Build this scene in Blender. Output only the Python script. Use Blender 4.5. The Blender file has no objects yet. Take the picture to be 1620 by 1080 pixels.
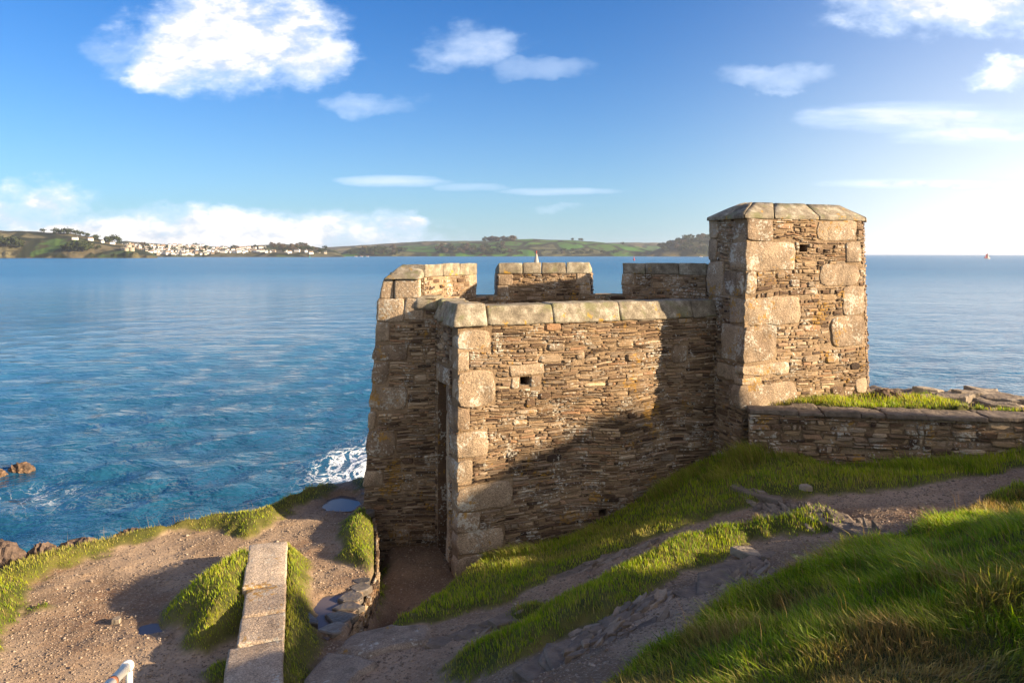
"""A ruined sea fort on a headland, built object by object."""
import bpy, bmesh
# ---------------------------------------------------------------- numeric helpers
import numpy as np, math, random
def hash2(i, j, s):
    n = (i.astype(np.int64) * 374761393 + j.astype(np.int64) * 668265263 + s * 982451653) & 0xffffffff
    n = ((n ^ (n >> 13)) * 1274126177) & 0xffffffff
    n = n ^ (n >> 16)
    return (n & 0xffffff) / float(0xffffff)
def vnoise(x, y, s=0):
    x = np.asarray(x, float); y = np.asarray(y, float)
    i = np.floor(x); j = np.floor(y); fx = x - i; fy = y - j
    fx = fx * fx * (3 - 2 * fx); fy = fy * fy * (3 - 2 * fy)
    a = hash2(i, j, s); b = hash2(i + 1, j, s); c = hash2(i, j + 1, s); d = hash2(i + 1, j + 1, s)
    return (a * (1 - fx) + b * fx) * (1 - fy) + (c * (1 - fx) + d * fx) * fy - .5
def fbm(x, y, s=0, o=4):
    t = 0; a = 1
    for k in range(o):
        t = t + a * vnoise(x, y, s + k * 17); x = np.asarray(x) * 2.03 + 3.1; y = np.asarray(y) * 2.03 + 1.7; a *= .5
    return t
def smooth(x, a, b):
    t = np.clip((x - a) / (b - a), 0, 1); return t * t * (3 - 2 * t)
def inside(poly, x, y):
    """signed distance to a polygon, positive inside"""
    x = np.asarray(x, float); y = np.asarray(y, float)
    ins = np.zeros(x.shape, bool); d = np.full(x.shape, 1e9)
    n = len(poly)
    for k in range(n):
        x0, y0 = poly[k]; x1, y1 = poly[(k + 1) % n]
        if y0 != y1:
            c = (y0 > y) != (y1 > y)
            ins ^= c & (x < (x1 - x0) * (y - y0) / (y1 - y0) + x0)
        ex, ey = x1 - x0, y1 - y0
        t = np.clip(((x - x0) * ex + (y - y0) * ey) / (ex * ex + ey * ey + 1e-12), 0, 1)
        d = np.minimum(d, np.hypot(x - x0 - t * ex, y - y0 - t * ey))
    return np.where(ins, d, -d)
# ---------------------------------------------------------------- the lie of the land (metres, eye level = 0)
SEA = -9.0
PLAT = -4.05
HILL = np.array([(-1.305,7.9,-4.05),(-.85,8.9,-4.2),(-.42,9.7,-4.22),(.85,10.9,-4.36),(1.88,11.4,-3.99),(3.0,11.9,-3.55),
 (3.7,11.2,-3.08),(4.64,10.9,-3.2),(5.84,10.5,-3.12),(6.8,9.9,-2.95),(5.52,9.2,-2.94),(4.41,8.6,-3.05),(3.96,9.3,-3.14),
 (2.98,8.8,-3.28),(1.37,8.3,-3.52),(2.22,7.5,-3.25),(1.09,6.6,-3.2),(.26,7.6,-3.69),(.21,6.0,-3.33),(2.64,6.2,-2.68),
 (4.95,7.2,-2.70),(3.43,5.0,-2.16),(1.96,4.6,-2.39),(2.32,3.3,-1.95),(.73,4.4,-2.6),(.05,5.6,-3.3),(-.61,6.4,-3.78),
 (-1.52,7.0,-3.95),(0,0,-1.65),(1.5,1,-1.45),(3,1.5,-1.35),(4.5,3,-1.35),(6,5,-1.45),(8,7,-2.3),(6,7.2,-2.75),(9,9,-2.2),(12,9,-2.0),
 (12,5,-.4),(10,3,-.2),(14,0,.6),(-1.5,2.8,-2.6),(-1.5,0,-2.0),(-2,5,-3.6),(20,8,-.8),(20,0,2.0)])
def _tps(r2): return .5 * r2 * np.log(r2 + 1e-9)
_d2 = (HILL[:, None, 0] - HILL[None, :, 0]) ** 2 + (HILL[:, None, 1] - HILL[None, :, 1]) ** 2
_n = len(HILL); _M = np.zeros((_n + 3, _n + 3)); _M[:_n, :_n] = _tps(_d2) + np.eye(_n) * .08
_M[:_n, _n] = 1; _M[:_n, _n + 1:] = HILL[:, :2]; _M[_n, :_n] = 1; _M[_n + 1:, :_n] = HILL[:, :2].T
_W = np.linalg.solve(_M, np.r_[HILL[:, 2], 0, 0, 0])
def hill_z(x, y):
    z = _W[_n] + _W[_n + 1] * x + _W[_n + 2] * y
    for k in range(_n): z = z + _W[k] * _tps((x - HILL[k, 0]) ** 2 + (y - HILL[k, 1]) ** 2)
    return z
LAND = [(-10,-3),(-8.6,3),(-7.6,6.5),(-7.0,8.2),(-6.5,9.1),(-6.06,9.8),(-5.5,10.4),(-4.6,11.0),(-4.0,11.25),(-3.75,11.75),(-3.15,12.4),(-2.5,12.75),
 (-2.3,14.5),(-.8,16),(2.2,16.5),(4.5,15.5),(6.0,14.4),(7.0,13.3),(8.5,12.7),(10,12.3),(13,12),(22,11.5),(40,10),(40,-14),(-10,-14)]
RX = [(-1.75,7.75),(-1.71,8.3),(-1.73,9.3),(-1.98,10.6),(-2.2,11.5),(-2.35,12.7)]          # top edge of the retaining wall
def rx(y): return np.interp(y, [p[1] for p in RX], [p[0] for p in RX])
PASSAGE = [(-1.8,7.8),(-1.3,7.8),(-1.0,8.6),(-.55,9.6),(-.3,10.3),(-.3,12.5),(-2.4,12.7),(-2.05,10.8),(-1.76,9.3)]
LOWWALL = [(3.78,11.1),(7.46,10.6),(14,9.7)]                                              # seaward of this line is the ledge
def lw(x): return np.interp(x, [p[0] for p in LOWWALL], [p[1] for p in LOWWALL])
SHADE_RISE = np.array([(-6,.8),(1,.3),(2.6,-.05),(3.2,-.14),(3.9,-.2),(4.25,-.08),(5.0,-.08),(5.2,-1.7),(7.1,-1.7),(7.5,-.35),(8.2,-.08),(9.1,-.02),(9.42,-.12),(9.7,-.3),(9.9,-2.3),(20,-2.4)])   # unseen ground off right, its profile shaped to cast shadows into view
def ground_z(x, y, detail=True):
    x = np.asarray(x, float); y = np.asarray(y, float)
    h = hill_z(x, y)
    # off to the right the ground dips, then climbs to a rise some 25 m away, unseen and shaped to keep the low sun off slope and wall
    rw = smooth(x, 7.7, 9.6); fw = smooth(x, 23, 26.5)
    far = np.interp(y + .268 * (x - 10), SHADE_RISE[:, 0], SHADE_RISE[:, 1]) + 5.15
    h = h * (1 - rw) + (-2.0 * (1 - fw) + far * fw) * rw
    fl = smooth(inside(PASSAGE, x, y), -.02, .3)
    h = h * (1 - fl) + (-4.72 + .1 * smooth(y, 10, 12)) * fl
    p = PLAT + .05 * fbm(x * .6, y * .6, 5, 3) + .10 * smooth(y, 11, 12.6)
    w = np.where(y > 7.75, (x > rx(y) - .04) * 1.0, smooth(x, -2.4, -1.5))
    z = p * (1 - w) + h * w
    led = (x > 3.95) & (y > lw(x) + .5)
    z = np.where(led, -2.45 + .1 * smooth(x, 4, 9) * 0 + .05 * fbm(x * 1.5, y * 1.5, 9, 3), z)
    z = np.where((x > -1.2) & (y > 12.3) & (x < 3.3), -4.7, z)
    c = inside(LAND, x, y) + .25 * fbm(x * .9, y * .9, 3, 3)
    rough = .5 * np.abs(fbm(x * 1.1, y * 1.1, 21, 4)) + .2 * fbm(x * 4, y * 4, 23, 3)
    drop = np.clip(-c, 0, 8) * 1.7 + rough * smooth(-c, .05, .8)
    z = np.maximum(z - drop, SEA - 1.2)
    if detail:
        z = z + .03 * fbm(x * 2.3, y * 2.3, 31, 4)
    return z
# ---------------------------------------------------------------- light and density settings
SAZ, SEL = 105.0, 16.5            # sun to the right and a little behind the camera, low
SUN_STR = 5.0; SUN_COL = (1.0, .785, .53); SKY_STR = .09; EXPO = 1.7; SKY_SAT = 1.3; SKY_TINT = (.185, .425, .67)
AUR_FILL = (6.5, 4.5, 2.5)              # glow round the unseen sun, raised to give warm fill light
HAZE = 6e-5
GD = 5200
# ---------------------------------------------------------------- ground cover outlines (metres on the ground)
DIRT = [(-1.28,7.73),(-0.75,7.8),(-0.14,8.04),(0.22,8.33),(0.67,8.58),(0.92,8.8),(1.48,8.97),(1.83,9.16),(2.28,9.35),(2.76,9.33),(3.4,9.55),(4.24,9.37),(4.97,9.21),(5.74,9.56),(6.78,9.87),(8.2,9.6),(7.6,9.0),(6.09,8.98),(5.13,8.31),(4.37,7.73),(3.81,7.18),(3.26,7.2),(2.78,6.81),(2.08,6.12),(1.74,5.88),(1.4,5.55),(1.12,5.15),(0.64,4.6),(0.3,4.0),(-2.4,4.0),(-2.1,7.09),(-1.95,7.73)]
G2 = [(3.97,8.69),(3.74,8.12),(3.38,8.1),(2.81,8.28),(2.38,8.06),(1.94,7.7),(1.35,7.07),(1.09,6.6),(0.82,6.32),(0.49,6.24),(0.21,6.03),(-0.05,6.07),(-0.38,6.19),(-0.73,6.48),(-0.54,6.87),(-0.06,6.96),(0.32,7.34),(0.81,7.77),(1.35,8.19),(1.88,8.67),(2.39,8.86),(2.99,8.82),(3.62,8.85)]
G2B = [(-0.16,7.38),(-0.07,7.68),(0.27,7.77),(0.35,7.42),(0.13,7.23)]
VERGE = [(-5.0,6.0),(-8.5,5.5),(-8.2,6.5),(-7.3,8.4),(-6.5,9.2),(-6.06,9.85),(-5.5,10.45),(-4.6,11.1),(-4.0,11.4),(-3.75,11.9),(-3.15,12.5),(-3.01,12.26),(-3.44,11.64),(-3.48,11.12),(-3.66,10.53),(-3.8,10.41),(-4.45,10.67),(-4.9,10.5),(-5.38,9.95),(-5.8,9.3),(-5.95,8.9),(-5.6,8.3),(-5.37,7.7),(-5.2,7.2)]
VERGE2 = [(-2.75,12.75),(-2.42,12.75),(-2.3,12.43),(-2.62,12.28)]
BANKL = [(-3.55,9.75),(-3.6,9.6),(-3.74,9.3),(-3.82,8.79),(-3.98,8.3),(-3.86,7.91),(-3.55,7.72),(-3.3,7.31),(-3.06,7.32),(-2.86,7.65),(-2.6,7.6),(-3.0,9.3)]
BANKL2 = [(-3.02,7.08),(-2.96,7.32),(-2.6,7.19),(-2.45,6.8),(-2.83,6.82)]
BANKR = [(-3.2,9.8),(-2.95,9.95),(-2.66,9.5),(-2.4,8.79),(-2.16,7.89),(-1.98,7.58),(-1.95,7.25),(-1.9,6.6),(-2.28,6.3),(-2.5,7.3)]
VERGER = [(-2.5,10.39),(-2.55,11.0),(-2.45,11.45),(-2.25,11.5),(-2.0,10.8),(-1.8,9.7),(-1.76,9.1),(-2.0,9.3),(-2.3,9.62)]
SMALL = [(-5.59,8.3),(-5.37,8.4),(-5.28,8.31),(-5.5,8.21)]
CONC = [(-1.85,6.4),(-1.88,7.44),(-1.79,7.77),(-1.31,7.78),(-0.79,7.6),(-0.75,7.2),(-1.2,7.1),(-1.45,6.9),(-1.5,6.4)]
ROCKY = [[(3.27,9.5),(3.66,9.5),(4.0,9.0),(3.99,8.05),(3.68,7.17),(3.49,7.72),(3.49,8.92)],[(0.39,6.39),(0.9,6.89),(1.0,6.06),(0.82,5.55),(0.54,5.16)],[(1.67,6.84),(2.52,7.82),(2.64,7.22),(1.82,6.14)]]
def masks(x, y):
    """grass 0..1, rock 0..1"""
    n = .20 * fbm(x * 2.2, y * 2.2, 41, 4) + .12 * fbm(x * 8, y * 8, 43, 3)
    ins = lambda p, k=1.0: inside(p, x, y) + n * k
    plat = np.where(y > 7.75, x < rx(y) + .03, x < -1.9)
    dirt = ins(DIRT)
    g = -dirt
    for p in (G2, G2B): g = np.maximum(g, ins(p))
    pas = inside(PASSAGE, x, y)
    g = np.minimum(g, -pas + .12 + n)
    gp = ins(VERGE)
    for p in (VERGE2, BANKL, BANKL2, BANKR, VERGER, SMALL): gp = np.maximum(gp, ins(p, .6))
    g = np.where(plat, gp, g)
    led = (x > 3.95) & (y > lw(x) + .46)
    g = np.where(led, 13.2 - .1 * x - y + .0 * n + np.where(x > 7.0, -1.2, 0) + 2 * n, g)
    fort = (x > -.9) & (y > 10.4 + .4 * (x + .8)) & (x < 3.5)
    g = np.where(fort, -1, g)
    land = inside(LAND, x, y) + .25 * fbm(x * .9, y * .9, 3, 3)
    g = np.minimum(g, land + .22)
    rock = smooth(-land, -.05, .25)
    for p in ROCKY: rock = np.maximum(rock, smooth(inside(p, x, y) + n, -.02, .1))
    rock = np.maximum(rock, np.where(led, smooth(-g, 0, .1), 0))
    return g, rock, land
SL0 = np.array((-2.93, 9.48)); SL1 = np.array((-2.01, 6.37))
PUDS = (([(-3.05,11.7),(-3.08,12.02),(-2.86,12.2),(-2.58,12.12),(-2.45,11.8),(-2.6,11.55),(-2.9,11.52)], -4.05), ([(-2.27,8.32),(-2.22,8.63),(-2.02,8.71),(-1.93,8.33),(-1.92,7.96),(-1.97,7.80),(-2.12,7.92)], -4.068), ([(-4.0,7.78),(-4.04,7.95),(-3.9,8.03),(-3.78,7.85)], -4.072))
def land_z(x, y, detail=True):
    z = ground_z(x, y, detail)
    for poly, lv in PUDS:
        k = smooth(inside(poly, x, y) + .05 * fbm(x * 5, y * 5, 71, 3), -.11, .05); z = z * (1 - k) + (lv - .022 * k + .02 * fbm(x * 4, y * 4, 73, 3)) * k
    g, rock, land = masks(x, y)
    gg = smooth(g, -.03, .18)
    lump = .05 + .07 * (fbm(x * 1.7, y * 1.7, 51, 3) + .3)
    z = z + gg * lump * np.where(land > -.2, 1, 0)
    for p, hgt, wd in ((BANKL, .26, .5), (BANKR, .22, .35), (VERGE, .12, .4), (VERGER, .12, .3), (G2, .10, .4)):
        z = z + hgt * smooth(inside(p, x, y), -.03, wd)
    lng = smooth(-inside(DIRT, x, y), .05, .6) * smooth(x, .3, 1.5) * smooth(9.0 - y, 0, .8)
    z = z + lng * (.17 * np.abs(fbm(x * .95 + .3 * y, y * 1.25, 91, 3)) + .06 * fbm(x * 3.1, y * 3.1, 92, 2) - .06)
    z = z + (1 - gg) * .022 * fbm(x * 5, y * 5, 58, 4) * (land > .2)
    z = z + rock * .05 * fbm(x * 3 + y * 4, (x - y) * 9, 57, 3)
    return z
# ---------------------------------------------------------------- scene and objects
sc = bpy.context.scene
COL = sc.collection
def setp(o, label=None, cat=None, group=None, kind=None):
    if label: o['label'] = label
    if cat: o['category'] = cat
    if group: o['group'] = group
    if kind: o['kind'] = kind
    return o
def mesh(name, V, Fc, mats, parent=None, attr=None, smooth_=False, mi=None, loc=None):
    """link ONE mesh object; attr = per-vertex rgb named 'tone'"""
    V = np.asarray(V, np.float64)
    if loc is not None: V = V - np.array(loc)
    elif parent is not None: V = V - np.array(root_loc(parent))
    me = bpy.data.meshes.new(name)
    if isinstance(Fc, np.ndarray):
        k = Fc.shape[1]
        me.vertices.add(len(V)); me.vertices.foreach_set('co', V.astype(np.float32).ravel())
        me.loops.add(Fc.size); me.loops.foreach_set('vertex_index', Fc.astype(np.int32).ravel())
        me.polygons.add(len(Fc)); me.polygons.foreach_set('loop_start', np.arange(0, Fc.size, k, dtype=np.int32))
        me.update(calc_edges=True)
    else:
        me.from_pydata([tuple(v) for v in V], [], Fc)
    for m in (mats if isinstance(mats, (list, tuple)) else [mats]): me.materials.append(m)
    if mi is not None: me.polygons.foreach_set('material_index', np.asarray(mi, np.int32))
    if attr is not None:
        a = me.attributes.new('tone', 'FLOAT_COLOR', 'POINT')
        c = np.ones((len(V), 4), np.float32); c[:, :3] = attr
        a.data.foreach_set('color', c.ravel())
    if smooth_: me.polygons.foreach_set('use_smooth', np.ones(len(me.polygons), bool))
    me.update()
    o = bpy.data.objects.new(name, me); COL.objects.link(o)
    if loc is not None: o.location = loc
    if parent is not None: o.parent = parent
    return o
def root_loc(o):
    p = np.zeros(3)
    while o is not None: p = p + np.array(o.location); o = o.parent
    return p
def thing(name, loc, label, cat, group=None):
    o = bpy.data.objects.new(name, None); COL.objects.link(o); o.location = loc; o.empty_display_size = .2
    return setp(o, label, cat, group)
def copy_tree(o, parent=None):
    c = o.copy(); COL.objects.link(c); c.parent = parent
    for ch in o.children: copy_tree(ch, c)
    return c
class Geo:
    """gathers the pieces of ONE mesh"""
    def __init__(s): s.V = []; s.F = []; s.T = []; s.M = []
    def add(s, v, f, tone=(.5, .5, .5), m=0):
        b = len(s.V); s.V += [tuple(q) for q in v]; s.F += [tuple(i + b for i in q) for q in f]
        s.T += [tone] * len(v); s.M += [m] * len(f)
    def box(s, lo, hi, tone=(.5, .5, .5), m=0):
        x0, y0, z0 = lo; x1, y1, z1 = hi
        s.add([(x0,y0,z0),(x1,y0,z0),(x1,y1,z0),(x0,y1,z0),(x0,y0,z1),(x1,y0,z1),(x1,y1,z1),(x0,y1,z1)], BOXF, tone, m)
    def hexa(s, p, tone=(.5, .5, .5), m=0): s.add(p, BOXF, tone, m)
    def tube(s, pts, rad, n=10, tone=(.5, .5, .5), m=0, cap=True):
        pts = [np.array(p, float) for p in pts]; rings = []
        if not hasattr(rad, '__len__'): rad = [rad] * len(pts)
        for i, p in enumerate(pts):
            d = pts[min(i + 1, len(pts) - 1)] - pts[max(i - 1, 0)]; d = d / (np.linalg.norm(d) + 1e-12)
            a = np.cross(d, (0, 0, 1) if abs(d[2]) < .9 else (1, 0, 0)); a /= np.linalg.norm(a); b = np.cross(d, a)
            rings.append([p + rad[i] * (math.cos(2 * math.pi * k / n) * a + math.sin(2 * math.pi * k / n) * b) for k in range(n)])
        v = [q for r in rings for q in r]; f = []
        for i in range(len(pts) - 1):
            for k in range(n): f.append((i * n + k, i * n + (k + 1) % n, (i + 1) * n + (k + 1) % n, (i + 1) * n + k))
        if cap: f.append(tuple(range(n - 1, -1, -1))); f.append(tuple(range((len(pts) - 1) * n, len(pts) * n)))
        s.add(v, f, tone, m)
    def build(s, name, mats, parent=None, smooth_=False, loc=None):
        return mesh(name, s.V, s.F, mats, parent, np.array(s.T), smooth_, s.M, loc)
BOXF = [(3,2,1,0),(4,5,6,7),(0,1,5,4),(1,2,6,5),(2,3,7,6),(3,0,4,7)]
# ---------------------------------------------------------------- node materials
class NT:
    def __init__(s, name, world=None):
        if world is None:
            s.mat = bpy.data.materials.new(name); s.mat.use_nodes = True; s.t = s.mat.node_tree
        else: s.t = world.node_tree
        s.t.nodes.clear()
    def n(s, typ, ins=None, **kw):
        nd = s.t.nodes.new(typ)
        for k, v in kw.items(): setattr(nd, k, v)
        for k, v in (ins or {}).items(): s.put(nd.inputs[k], v)
        return nd
    def put(s, sock, v):
        if isinstance(v, bpy.types.NodeSocket): s.t.links.new(v, sock)
        elif v is not None:
            if sock.type == 'RGBA' and hasattr(v, '__len__') and len(v) == 3: v = (*v, 1)
            sock.default_value = v
    def m(s, op, a, b=None, c=None, clamp=False):
        nd = s.n('ShaderNodeMath', operation=op, use_clamp=clamp)
        for i, q in enumerate((a, b, c)):
            if q is not None: s.put(nd.inputs[i], q)
        return nd.outputs[0]
    def vm(s, op, a, b=None):
        nd = s.n('ShaderNodeVectorMath', operation=op); s.put(nd.inputs[0], a)
        if b is not None: s.put(nd.inputs[1], b)
        return nd.outputs[0]
    def mix(s, f, a, b, typ='MIX'):
        nd = s.n('ShaderNodeMix', data_type='RGBA', blend_type=typ); nd.clamp_factor = True
        s.put(nd.inputs[0], f); s.put(nd.inputs[6], a); s.put(nd.inputs[7], b); return nd.outputs[2]
    def noise(s, vec, scale, detail=4, rough=.55, out=0, dist=0):
        return s.n('ShaderNodeTexNoise', {'Vector': vec, 'Scale': scale, 'Detail': detail, 'Roughness': rough, 'Distortion': dist}).outputs[out]
    def vor(s, vec, scale, feature='F1', out=0, rnd=1):
        return s.n('ShaderNodeTexVoronoi', {'Vector': vec, 'Scale': scale, 'Randomness': rnd}, feature=feature).outputs[out]
    def ramp(s, f, stops, interp='LINEAR'):
        nd = s.n('ShaderNodeValToRGB', {0: f}); cr = nd.color_ramp; cr.interpolation = interp
        while len(cr.elements) < len(stops): cr.elements.new(.5)
        for e, (p, c) in zip(cr.elements, stops):
            e.position = p; e.color = (c, c, c, 1) if not hasattr(c, '__len__') else (*c, 1)
        return nd.outputs[0]
    def rng(s, v, a, b, c=0, d=1):
        return s.n('ShaderNodeMapRange', {0: v, 1: a, 2: b, 3: c, 4: d}, clamp=True, interpolation_type='SMOOTHSTEP').outputs[0]
    def pos(s): return s.n('ShaderNodeNewGeometry').outputs['Position']
    def tone(s): return s.n('ShaderNodeSeparateColor', {0: s.n('ShaderNodeAttribute', attribute_name='tone').outputs[0]}).outputs
    def bump(s, h, strength=.5, dist=.02, nrm=None):
        return s.n('ShaderNodeBump', {'Height': h, 'Strength': strength, 'Distance': dist, 'Normal': nrm}).outputs[0]
    def bsdf(s, col, rough=.9, nrm=None, spec=.3, **kw):
        d = {'Base Color': col, 'Roughness': rough, 'Normal': nrm, 'Specular IOR Level': spec}; d.update(kw)
        p = s.n('ShaderNodeBsdfPrincipled', d); return p.outputs[0]
    def out(s, sh):
        s.n('ShaderNodeOutputMaterial', {0: sh}); return s.mat
def lichen(T, P, col, w=.5, o=.5):
    """pale and mustard lichen spots"""
    a = T.noise(P, 3.2, 3); b = T.noise(P, 26, 3, .6)
    k = T.m('ADD', T.m('MULTIPLY', a, .55), T.m('MULTIPLY', b, .5))
    col = T.mix(T.m('MULTIPLY', T.rng(k, .60 - .05 * w, .66 - .05 * w), .85), col, (.46, .43, .36))
    a2 = T.noise(T.vm('ADD', P, (7.3, 2.1, 4.4)), 2.3, 3); b2 = T.noise(P, 17, 3, .6)
    k2 = T.m('ADD', T.m('MULTIPLY', a2, .6), T.m('MULTIPLY', b2, .42))
    return T.mix(T.m('MULTIPLY', T.rng(k2, .61 - .04 * o, .66 - .04 * o), .8), col, (.33, .18, .03))
def mat_rubble(name='slate_rubble', dark=1.0):
    T = NT(name); P = T.pos(); r, g, b = T.tone()[:3]
    c = T.ramp(r, [(0, (.055, .036, .025)), (.18, (.135, .085, .053)), (.34, (.24, .168, .102)), (.5, (.33, .228, .132)), (.66, (.225, .182, .138)), (.8, (.30, .175, .098)), (.9, (.35, .275, .20)), (1, (.47, .35, .225))])
    st = T.n('ShaderNodeMapping', {0: P, 3: (6, 6, 46)}).outputs[0]
    n1 = T.noise(st, 1, 5, .65); n2 = T.noise(P, 55, 4, .6)
    c = T.mix(.75, c, T.ramp(n1, [(.28, .35), (.5, .9), (.75, 1.35)]), 'MULTIPLY')
    c = T.mix(.5, c, T.ramp(n2, [(.3, .55), (.7, 1.25)]), 'MULTIPLY')
    c = T.mix(.8, c, T.ramp(T.noise(P, .9, 3, .6), [(.32, (.62, .58, .56)), (.5, (1.0, .98, .95)), (.68, (1.22, 1.15, 1.02))]), 'MULTIPLY')
    c = lichen(T, P, c, .45, .5)
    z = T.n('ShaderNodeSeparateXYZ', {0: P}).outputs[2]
    low_tone = T.rng(T.m('ADD', z, T.m('MULTIPLY', T.noise(P, 1.3, 3), 1.5)), -4.6, -2.6, .55, 1)  # darker towards the foot of the walls
    c = T.mix(1, c, low_tone, 'MULTIPLY')
    h = T.m('ADD', T.m('MULTIPLY', n1, 1.2), T.m('MULTIPLY', n2, .5))
    return T.out(T.bsdf(c, .88, T.bump(h, .9, .018), .25))
def mat_mortar():
    T = NT('lime_mortar'); P = T.pos()
    n = T.noise(P, 30, 5, .65); a = T.noise(P, 1.6, 3)
    c = T.mix(T.rng(a, .35, .65), (.19, .13, .078), (.31, .222, .138))
    c = T.mix(.7, c, T.ramp(n, [(.3, .55), (.7, 1.2)]), 'MULTIPLY')
    return T.out(T.bsdf(c, .95, T.bump(n, .9, .03), .2))
def mat_granite(name='rough_granite', base=((.19, .132, .086), (.36, .27, .18)), li=.9, speck=1.0):
    T = NT(name); P = T.pos(); rnd = T.n('ShaderNodeObjectInfo').outputs['Random']
    a = T.noise(P, 4, 4); n = T.noise(P, 70, 3, .7); v = T.vor(P, 95, out=1)
    c = T.mix(T.rng(T.m('ADD', T.m('MULTIPLY', a, .8), T.m('MULTIPLY', rnd, .4)), .3, .85), base[0], base[1])
    sp = T.n('ShaderNodeSeparateColor', {0: v}).outputs[0]
    c = T.mix(.65 * speck, c, T.ramp(sp, [(0, .45), (.5, .95), (1, 1.45)]), 'MULTIPLY')
    c = T.mix(.55, c, T.ramp(n, [(.3, .6), (.7, 1.3)]), 'MULTIPLY')
    c = lichen(T, P, c, li, .35 * li)
    h = T.m('ADD', T.m('MULTIPLY', T.noise(P, 24, 4, .65), 1), T.m('MULTIPLY', n, .6))
    c = T.mix(.7, c, T.ramp(T.noise(T.n('ShaderNodeMapping', {0: P, 3: (1, 1, .45)}).outputs[0], 5, 5, .65), [(.34, .55), (.5, 1.0), (.7, 1.15)]), 'MULTIPLY')
    return T.out(T.bsdf(c, .85, T.bump(h, 1.0, .020), .3))
def mat_cap():
    T = NT('lichened_granite'); P = T.pos(); rnd = T.n('ShaderNodeObjectInfo').outputs['Random']
    a = T.noise(P, 7, 5, .65); n = T.noise(P, 60, 4, .7); g = T.noise(T.vm('ADD', P, (3, 9, 1)), 3.5, 4, .6)
    c = T.ramp(T.m('ADD', a, T.m('MULTIPLY', rnd, .12)), [(.3, (.09, .072, .052)), (.45, (.165, .138, .10)), (.6, (.25, .212, .155)), (.74, (.38, .345, .27))])
    c = T.mix(.8, c, T.ramp(n, [(.3, .4), (.7, 1.45)]), 'MULTIPLY')
    c = T.mix(T.m('MULTIPLY', T.rng(g, .50, .66), .75), c, (.15, .15, .07))
    o = T.noise(T.vm('ADD', P, (1, 5, 8)), 4.5, 4, .65)
    c = T.mix(T.m('MULTIPLY', T.rng(o, .62, .67), .85), c, (.38, .22, .03))
    return T.out(T.bsdf(c, .9, T.bump(T.m('ADD', n, a), .8, .014), .25))
def mat_ground():
    T = NT('trodden_earth'); P = T.pos(); g, rk, wet = T.tone()[:3]
    a = T.noise(P, .9, 4); n = T.noise(P, 24, 5, .7); f = T.noise(P, 90, 3, .7)
    red = T.noise(T.vm('ADD', P, (4, 1, 0)), .55, 3)
    c = T.mix(T.rng(a, .35, .65), (.215, .145, .09), (.37, .265, .175))
    c = T.mix(T.m('MULTIPLY', T.rng(red, .5, .68), .7), c, (.165, .082, .042))
    sv = T.vor(P, 60, out=1); sp = T.n('ShaderNodeSeparateColor', {0: sv}).outputs
    c = T.mix(T.m('MULTIPLY', T.rng(sp[0], .80, .9), .55), c, (.36, .28, .20))
    c = T.mix(.65, c, T.ramp(n, [(.3, .5), (.7, 1.3)]), 'MULTIPLY')
    c = T.mix(T.m('MULTIPLY', wet, .75), c, T.mix(1, c, (.56, .50, .45), 'MULTIPLY'))
    st = T.n('ShaderNodeMapping', {0: P, 2: (.25, .2, .5), 3: (4, 14, 14)}).outputs[0]
    rn = T.noise(st, 1, 6, .7)
    rc = T.ramp(rn, [(.3, (.07, .052, .038)), (.5, (.165, .125, .09)), (.68, (.27, .21, .15)), (.8, (.38, .31, .22))])
    rc = T.mix(T.rng(T.noise(P, 6, 4), .6, .7), rc, (.26, .16, .06))
    c = T.mix(rk, c, rc)
    gc = T.mix(T.rng(T.noise(P, 3, 4), .35, .65), (.055, .06, .010), (.11, .10, .022))
    c = T.mix(g, c, gc)
    h = T.m('ADD', T.m('ADD', n, T.m('MULTIPLY', f, .5)), T.m('MULTIPLY', T.m('MULTIPLY', rn, rk), 2.5))
    ro = T.m('SUBTRACT', .93, T.m('MULTIPLY', wet, .35))
    return T.out(T.bsdf(c, ro, T.bump(h, .8, .022), .3))
def mat_grass():
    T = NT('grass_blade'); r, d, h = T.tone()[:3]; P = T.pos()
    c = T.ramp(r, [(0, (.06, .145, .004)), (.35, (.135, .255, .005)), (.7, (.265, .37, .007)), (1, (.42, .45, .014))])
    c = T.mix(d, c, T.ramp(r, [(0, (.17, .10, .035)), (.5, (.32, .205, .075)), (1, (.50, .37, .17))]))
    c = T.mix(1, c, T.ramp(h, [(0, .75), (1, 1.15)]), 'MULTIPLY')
    df = T.bsdf(c, .55, None, .35)
    tr = T.n('ShaderNodeBsdfTranslucent', {0: T.mix(1, c, (1.25, 1.2, .8), 'MULTIPLY')}).outputs[0]
    return T.out(T.n('ShaderNodeMixShader', {0: .45, 1: df, 2: tr}).outputs[0])
def mat_tone(name, c0, c1, rough=.9, sc_=20, st=.5, spec=.3):
    """two colours mixed by the piece's own tone and by noise"""
    T = NT(name); P = T.n('ShaderNodeTexCoord').outputs['Object']; r = T.tone()[0]
    n = T.noise(P, sc_, 4, .65)
    c = T.mix(T.m('ADD', T.m('MULTIPLY', r, .7), T.m('MULTIPLY', n, .3)), c0, c1)
    c = T.mix(st, c, T.ramp(n, [(.3, .6), (.7, 1.3)]), 'MULTIPLY')
    return T.out(T.bsdf(c, rough, T.bump(n, st, .4 / sc_), spec))
def mat_flat(name, col, rough=.6, sc_=3, amt=.25, spec=.4, **kw):
    T = NT(name); P = T.n('ShaderNodeTexCoord').outputs['Object']
    n = T.noise(P, sc_, 4, .6)
    c = T.mix(1, col, T.ramp(n, [(.3, 1 - amt), (.7, 1 + amt)]), 'MULTIPLY')
    return T.out(T.bsdf(c, rough, None, spec, **kw))
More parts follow.
